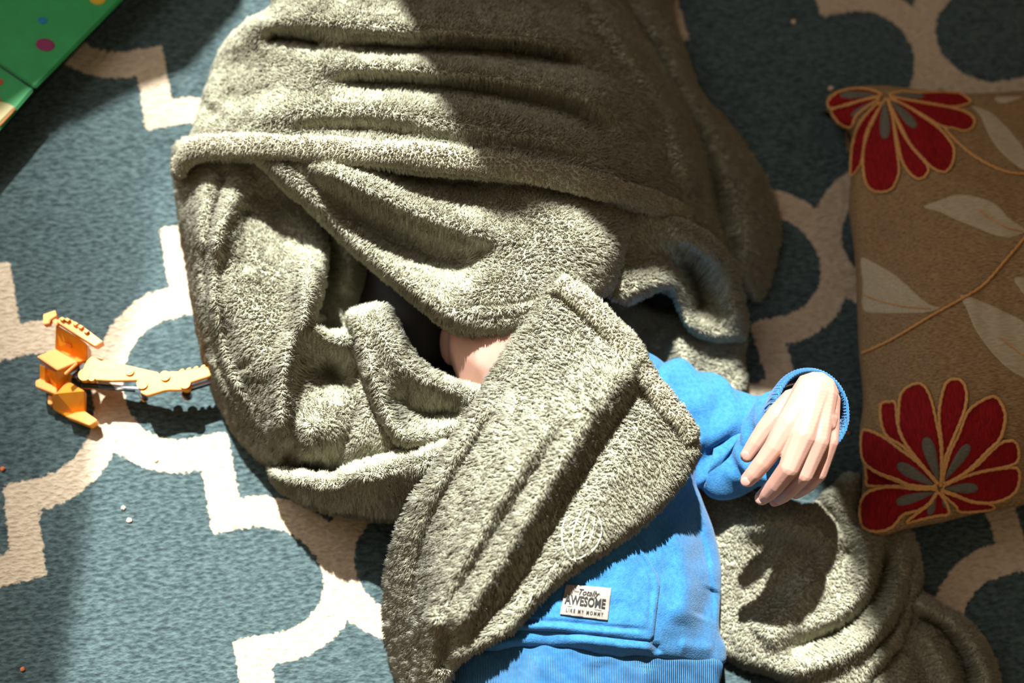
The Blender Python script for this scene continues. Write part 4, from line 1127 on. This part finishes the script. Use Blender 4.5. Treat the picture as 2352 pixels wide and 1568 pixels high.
def build_toy():
    base = P(160, 860, 0.0)
    root = empty('toy_excavator', tuple(base))
    tag(root, 'orange plastic toy digger with a jointed arm lying on the rug', 'toy')
    T = lambda x, y: (50 + x / 4.994, 690 + y / 4.994)
    def pt(x, y, z):
        u, v = T(x, y); return P(u, v, z / 100)
    def solid(name, c3, drop, mat=M_ORANGE, parent=root, bev=0.0006):
        V, F = prism([pt(*c) for c in c3], (0, 0, -drop / 100))
        o = new_obj(name, V - base, F, mat, parent, smooth=False)
        if bev:
            bm = bmesh.new(); bm.from_mesh(o.data)
            bmesh.ops.recalc_face_normals(bm, faces=bm.faces)
            bmesh.ops.bevel(bm, geom=bm.edges[:], offset=bev, segments=2, affect='EDGES', clamp_overlap=True)
            bm.to_mesh(o.data); bm.free()
        return o
    flat = lambda L, z: [(x, y, z) for x, y in L]
    solid('upper_plate', [(390, 275, 5.3), (660, 430, 5.3), (748, 500, 5.3), (748, 690, 3.0), (640, 705, 3.0), (380, 550, 3.0)], 2.2)
    solid('upper_rail', flat([(395, 240), (440, 190), (560, 215), (735, 320), (928, 468), (842, 520), (560, 345)], 6.3), 1.3)
    for k, (x, y) in enumerate([(455, 195), (515, 205), (605, 250), (665, 285), (730, 335)]):
        solid('rail_stud', flat([(x - 26, y + 10), (x + 6, y - 10), (x + 40, y + 10), (x + 8, y + 34)], 6.7), 0.6, M_ORANGE, root, 0)
    solid('rail_neck', flat([(300, 180), (335, 160), (425, 230), (395, 290)], 5.9), 0.9)
    solid('rail_end', flat([(243, 155), (385, 106), (400, 175), (322, 225), (318, 262), (246, 275)], 6.1), 1.0)
    cab = solid('cab', flat([(170, 640), (380, 552), (640, 702), (412, 800)], 4.8), 3.6)
    solid('cab_pillar', [(395, 800, 4.4), (485, 765, 4.4), (530, 740, 4.4), (528, 960, 2.2), (480, 1060, 2.0), (398, 1060, 2.0)], 1.6)
    solid('cab_pillar', [(202, 725, 4.2), (270, 760, 4.2), (268, 950, 2.4), (212, 930, 2.4)], 1.6)
    solid('cab_back', [(205, 745, 3.7), (405, 815, 3.7), (400, 1050, 1.8), (205, 950, 1.8)], 1.4)
    solid('lever', [(255, 850, 4.0), (290, 838, 4.0), (300, 955, 2.8), (262, 950, 2.8)], 0.8)
    solid('step', flat([(156, 920), (215, 890), (400, 1005), (396, 1075), (160, 985)], 3.0), 1.3)
    solid('cab_edge', flat([(482, 830), (620, 708), (640, 716), (500, 850)], 5.0), 0.5)
    solid('lower_plate', [(345, 1080, 3.2), (400, 1060, 3.2), (525, 920, 3.2), (722, 1035, 3.0), (720, 1275, 1.1), (610, 1300, 1.1), (510, 1330, 0.9), (350, 1235, 1.1)], 0.9)
    solid('lower_rail', flat([(500, 1325), (620, 1280), (720, 1268), (866, 1370), (778, 1430)], 1.9), 1.5)
    solid('lower_tab', flat([(300, 1080), (350, 1090), (345, 1190), (298, 1185)], 1.8), 1.0)
    solid('hinge_block', flat([(550, 835), (715, 708), (742, 740), (622, 892)], 4.0), 1.5, M_BLACKP)
    solid('slot', [(478, 468, 4.6), (520, 472, 4.6), (570, 515, 4.3), (560, 535, 4.2)], 0.25, plain('orange_slot', (0.62, 0.12, 0.01, 1), 0.5), root, 0)
    arm = solid('boom', flat([(745, 690), (800, 640), (1200, 740), (1560, 822), (1610, 880), (1500, 905), (1040, 915), (850, 905), (690, 870), (690, 810)], 4.6), 0.8)
    fore = solid('dipper_arm', flat([(1310, 935), (1440, 900), (1620, 845), (1700, 812), (1790, 812), (2180, 750), (2420, 690), (2440, 790), (2190, 850), (1930, 935), (1920, 1020), (1660, 1020), (1440, 1085), (1375, 1060)], 4.9), 0.8)
    for k in range(5):
        x = 1800 + k * 82; y = 812 - k * 15
        solid('tooth', flat([(x, y), (x + 30, y - 32), (x + 62, y - 30), (x + 40, y + 12)], 4.9), 0.9, parent=fore)
    def disc(name, x, y, r, z0, z1, mat=M_ORANGE, parent=root):
        c = [(pt(x, y, z1) + np.array([math.cos(a), math.sin(a), 0]) * r / 4.994 * pxm(0.05)) for a in np.linspace(0, 2 * math.pi, 20, endpoint=False)]
        V, F = prism(c, (0, 0, (z0 - z1) / 100))
        o = new_obj(name, V - base, F, mat, parent, smooth=False)
        bm = bmesh.new(); bm.from_mesh(o.data); bmesh.ops.recalc_face_normals(bm, faces=bm.faces)
        bm.to_mesh(o.data); bm.free()
        return o
    for x, y, r, pa in [(715, 850, 66, arm), (800, 885, 34, arm), (1232, 800, 52, arm), (1640, 860, 56, fore), (1380, 950, 60, fore), (1868, 945, 62, fore)]:
        disc('pin', x, y, r, 3.2, 4.85 if pa is arm else 5.15, M_ORANGE, pa)
    for x, y, r in [(1395, 1085, 34), (1888, 1060, 48)]:
        disc('pin_cap', x, y + 12, r + 8, 1.6, 2.4, M_ORANGE, fore)
        disc('pin_shaft', x, y, r, 2.2, 3.4, M_BLACKP, fore)
    def rod(name, a, b_, r, z, mat):
        C = np.array([pt(a[0], a[1], z), pt(b_[0], b_[1], z)])
        V, F = tube_data(C, np.array([r, r]) / 4.994 * pxm(0.04), 12)
        new_obj(name, V - base, F, mat, root)
    rod('cylinder', (690, 975), (1060, 990), 30, 3.6, M_BLACKP)
    rod('piston', (1040, 975), (1360, 1010), 18, 3.7, M_STEEL)
    rod('hydraulic_hose', (900, 1005), (1300, 1040), 13, 3.5, M_BLACKP)
    rod('piston', (1920, 995), (2420, 845), 20, 3.8, M_STEEL)
    rod('hydraulic_hose', (1900, 1040), (2420, 880), 14, 3.5, M_BLACKP)
    rod('cylinder_cap', (690, 985), (830, 990), 26, 2.2, M_ORANGE)
    # worn dark print on the boom
    meshes = []
    for (x0, y0, x1, y1, h) in [(805, 735, 880, 748, 7), (930, 765, 1020, 780, 7), (815, 758, 850, 762, 5), (880, 775, 900, 790, 6), (915, 790, 945, 793, 6), (960, 800, 985, 806, 6), (1000, 806, 1040, 822, 6), (1050, 822, 1085, 830, 5), (860, 800, 885, 785, 5), (950, 785, 965, 792, 5), (1035, 790, 1045, 800, 5)]:
        c = np.array([pt(x0, y0, 4.62), pt(x1, y1, 4.62), pt(x1, y1 + h, 4.62), pt(x0, y0 + h, 4.62)])
        meshes.append((c, np.array([[0, 2, 1], [0, 3, 2]])))
    V, F = merge(*meshes)
    o = new_obj('worn_print', V - base, F, M_BLACKP, root, smooth=False)
    o['kind'] = 'stuff'
build_toy()

# ------------------------------------------------------------------ green play board
def build_board():
    base = P(60, 60, 0.0)
    root = empty('play_board', tuple(base))
    tag(root, 'glossy green board printed with coloured dots at the rug edge', 'board')
    def glossy(name, c):
        m = plain(name, c, 0.5, 0.25); return m
    M_G = glossy('green_print', (0.016, 0.27, 0.065, 1))
    M_DK = plain('board_edge', (0.006, 0.010, 0.006, 1), 0.6)
    z = 4.6
    a, b_ = np.array([-30.0, 334.0]), np.array([310.0, -26.0])          # edge line seen in the photo
    d = (b_ - a) / np.linalg.norm(b_ - a)
    nrm = np.array([-d[1], d[0]]) * -1
    if nrm[0] > 0: nrm = -nrm
    def slab(name, pts, ztop, th, mat, parent=root, bev=0.0015):
        V, F = prism([P(u, v, ztop / 100) for u, v in pts], (0, 0, -th / 100))
        o = new_obj(name, V - base, F, mat, parent, smooth=False)
        bm = bmesh.new(); bm.from_mesh(o.data); bmesh.ops.recalc_face_normals(bm, faces=bm.faces)
        if bev: bmesh.ops.bevel(bm, geom=bm.edges[:], offset=bev, segments=2, affect='EDGES', clamp_overlap=True)
        bm.to_mesh(o.data); bm.free()
        return o
    # two panels meeting at a groove that runs up-left from (78, 205)
    g = np.array([78.0, 203.0]); gd = np.array([-0.83, -0.555])
    e0 = a - d * 60; e1 = b_ + d * 330
    gap = d * 2.2
    slab('panel', [g + gap, e1, e1 + nrm * 620, g + gap + gd * 640], z, 0.5, M_G)
    slab('panel', [e0, g - gap, g - gap + gd * 640, e0 + nrm * 600], z, 0.5, M_G)
    slab('tray', [e0 + nrm * 44, e1 + nrm * 44, e1 + nrm * 590, e0 + nrm * 580], z - 0.5, z - 0.5, M_DK, root, 0)
    def decal(name, pts, mat, smooth=True):
        v, f, _ = patch_data(np.array(pts, float), lambda Q: np.full(len(Q), z / 100 + 0.0004), 4, smooth, 0, 0, ((0.0004, 0.1),))
        new_obj(name, v - base, f, mat, root)
    ell = lambda cx, cy, rx, ry, rot=0.15: [(cx + rx * math.cos(t) * math.cos(rot) - ry * math.sin(t) * math.sin(rot), cy + rx * math.cos(t) * math.sin(rot) + ry * math.sin(t) * math.cos(rot)) for t in np.linspace(0, 2 * math.pi, 12, endpoint=False)]
    decal('printed_dot', ell(98, 47, 11, 7.5), glossy('blue_print', (0.0, 0.16, 0.38, 1)))
    decal('printed_dot', ell(104, 103, 22, 14.5), glossy('magenta_print', (0.20, 0.006, 0.07, 1)))
    decal('printed_dot', ell(224, -4, 19, 14.5), glossy('yellow_print', (0.52, 0.33, 0.005, 1)))
    decal('printed_page', [(-40, 240), (0, 233), (20, 238), (34, 246), (14, 266), (-20, 300), (-60, 310)], glossy('cream_print', (0.55, 0.48, 0.22, 1)), False)
    decal('printed_stripe', [(34, 247), (37, 249), (8, 282), (-24, 312), (-28, 309), (4, 279)], glossy('tan_print', (0.55, 0.16, 0.05, 1)), False)
    decal('printed_dot', ell(-2, 188, 9, 8), glossy('red_print', (0.45, 0.05, 0.01, 1)))
    decal('printed_dot', ell(-4, 230, 7, 5), glossy('red_print', (0.45, 0.05, 0.01, 1)))
build_board()

# ------------------------------------------------------------------ crumbs and lint on the rug
M_CRUMB = plain('crumb', srgb(215, 190, 160), 0.9)
M_CRUMB2 = plain('orange_crumb', srgb(205, 110, 60), 0.9)
def crumb(u, v, r, lab, m=M_CRUMB):
    bm = bmesh.new(); bmesh.ops.create_icosphere(bm, subdivisions=2, radius=r)
    rr = random.Random(int(u * 7 + v))
    for q in bm.verts:
        q.co *= rr.uniform(0.75, 1.2); q.co.z *= 0.7
    me = bpy.data.meshes.new('crumb'); bm.to_mesh(me); bm.free(); me.materials.append(m)
    o = bpy.data.objects.new('crumb', me); col.objects.link(o)
    o.location = P(u, v, r * 0.5)
    tag(o, lab, 'crumb', 'crumbs on the rug')
crumb(1908, 203, 0.0030, 'pale crumb on the rug beside the upper cushion flower')
crumb(1823, 50, 0.0026, 'grey crumb on the dark rug near the top edge')
crumb(358, 1056, 0.0022, 'white crumb on the rug below the toy arm')
crumb(283, 1166, 0.0020, 'tan crumb on the sunlit rug, upper of two', M_CRUMB)
crumb(297, 1194, 0.0024, 'tan crumb on the sunlit rug, lower of two', M_CRUMB)
crumb(52, 1536, 0.0020, 'orange crumb on the rug in the lower left corner', M_CRUMB2)
crumb(6, 1076, 0.0022, 'orange crumb on the rug at the left edge', M_CRUMB2)
crumb(1948, 994, 0.0016, 'tiny orange crumb on the rug beside the cushion', M_CRUMB2)
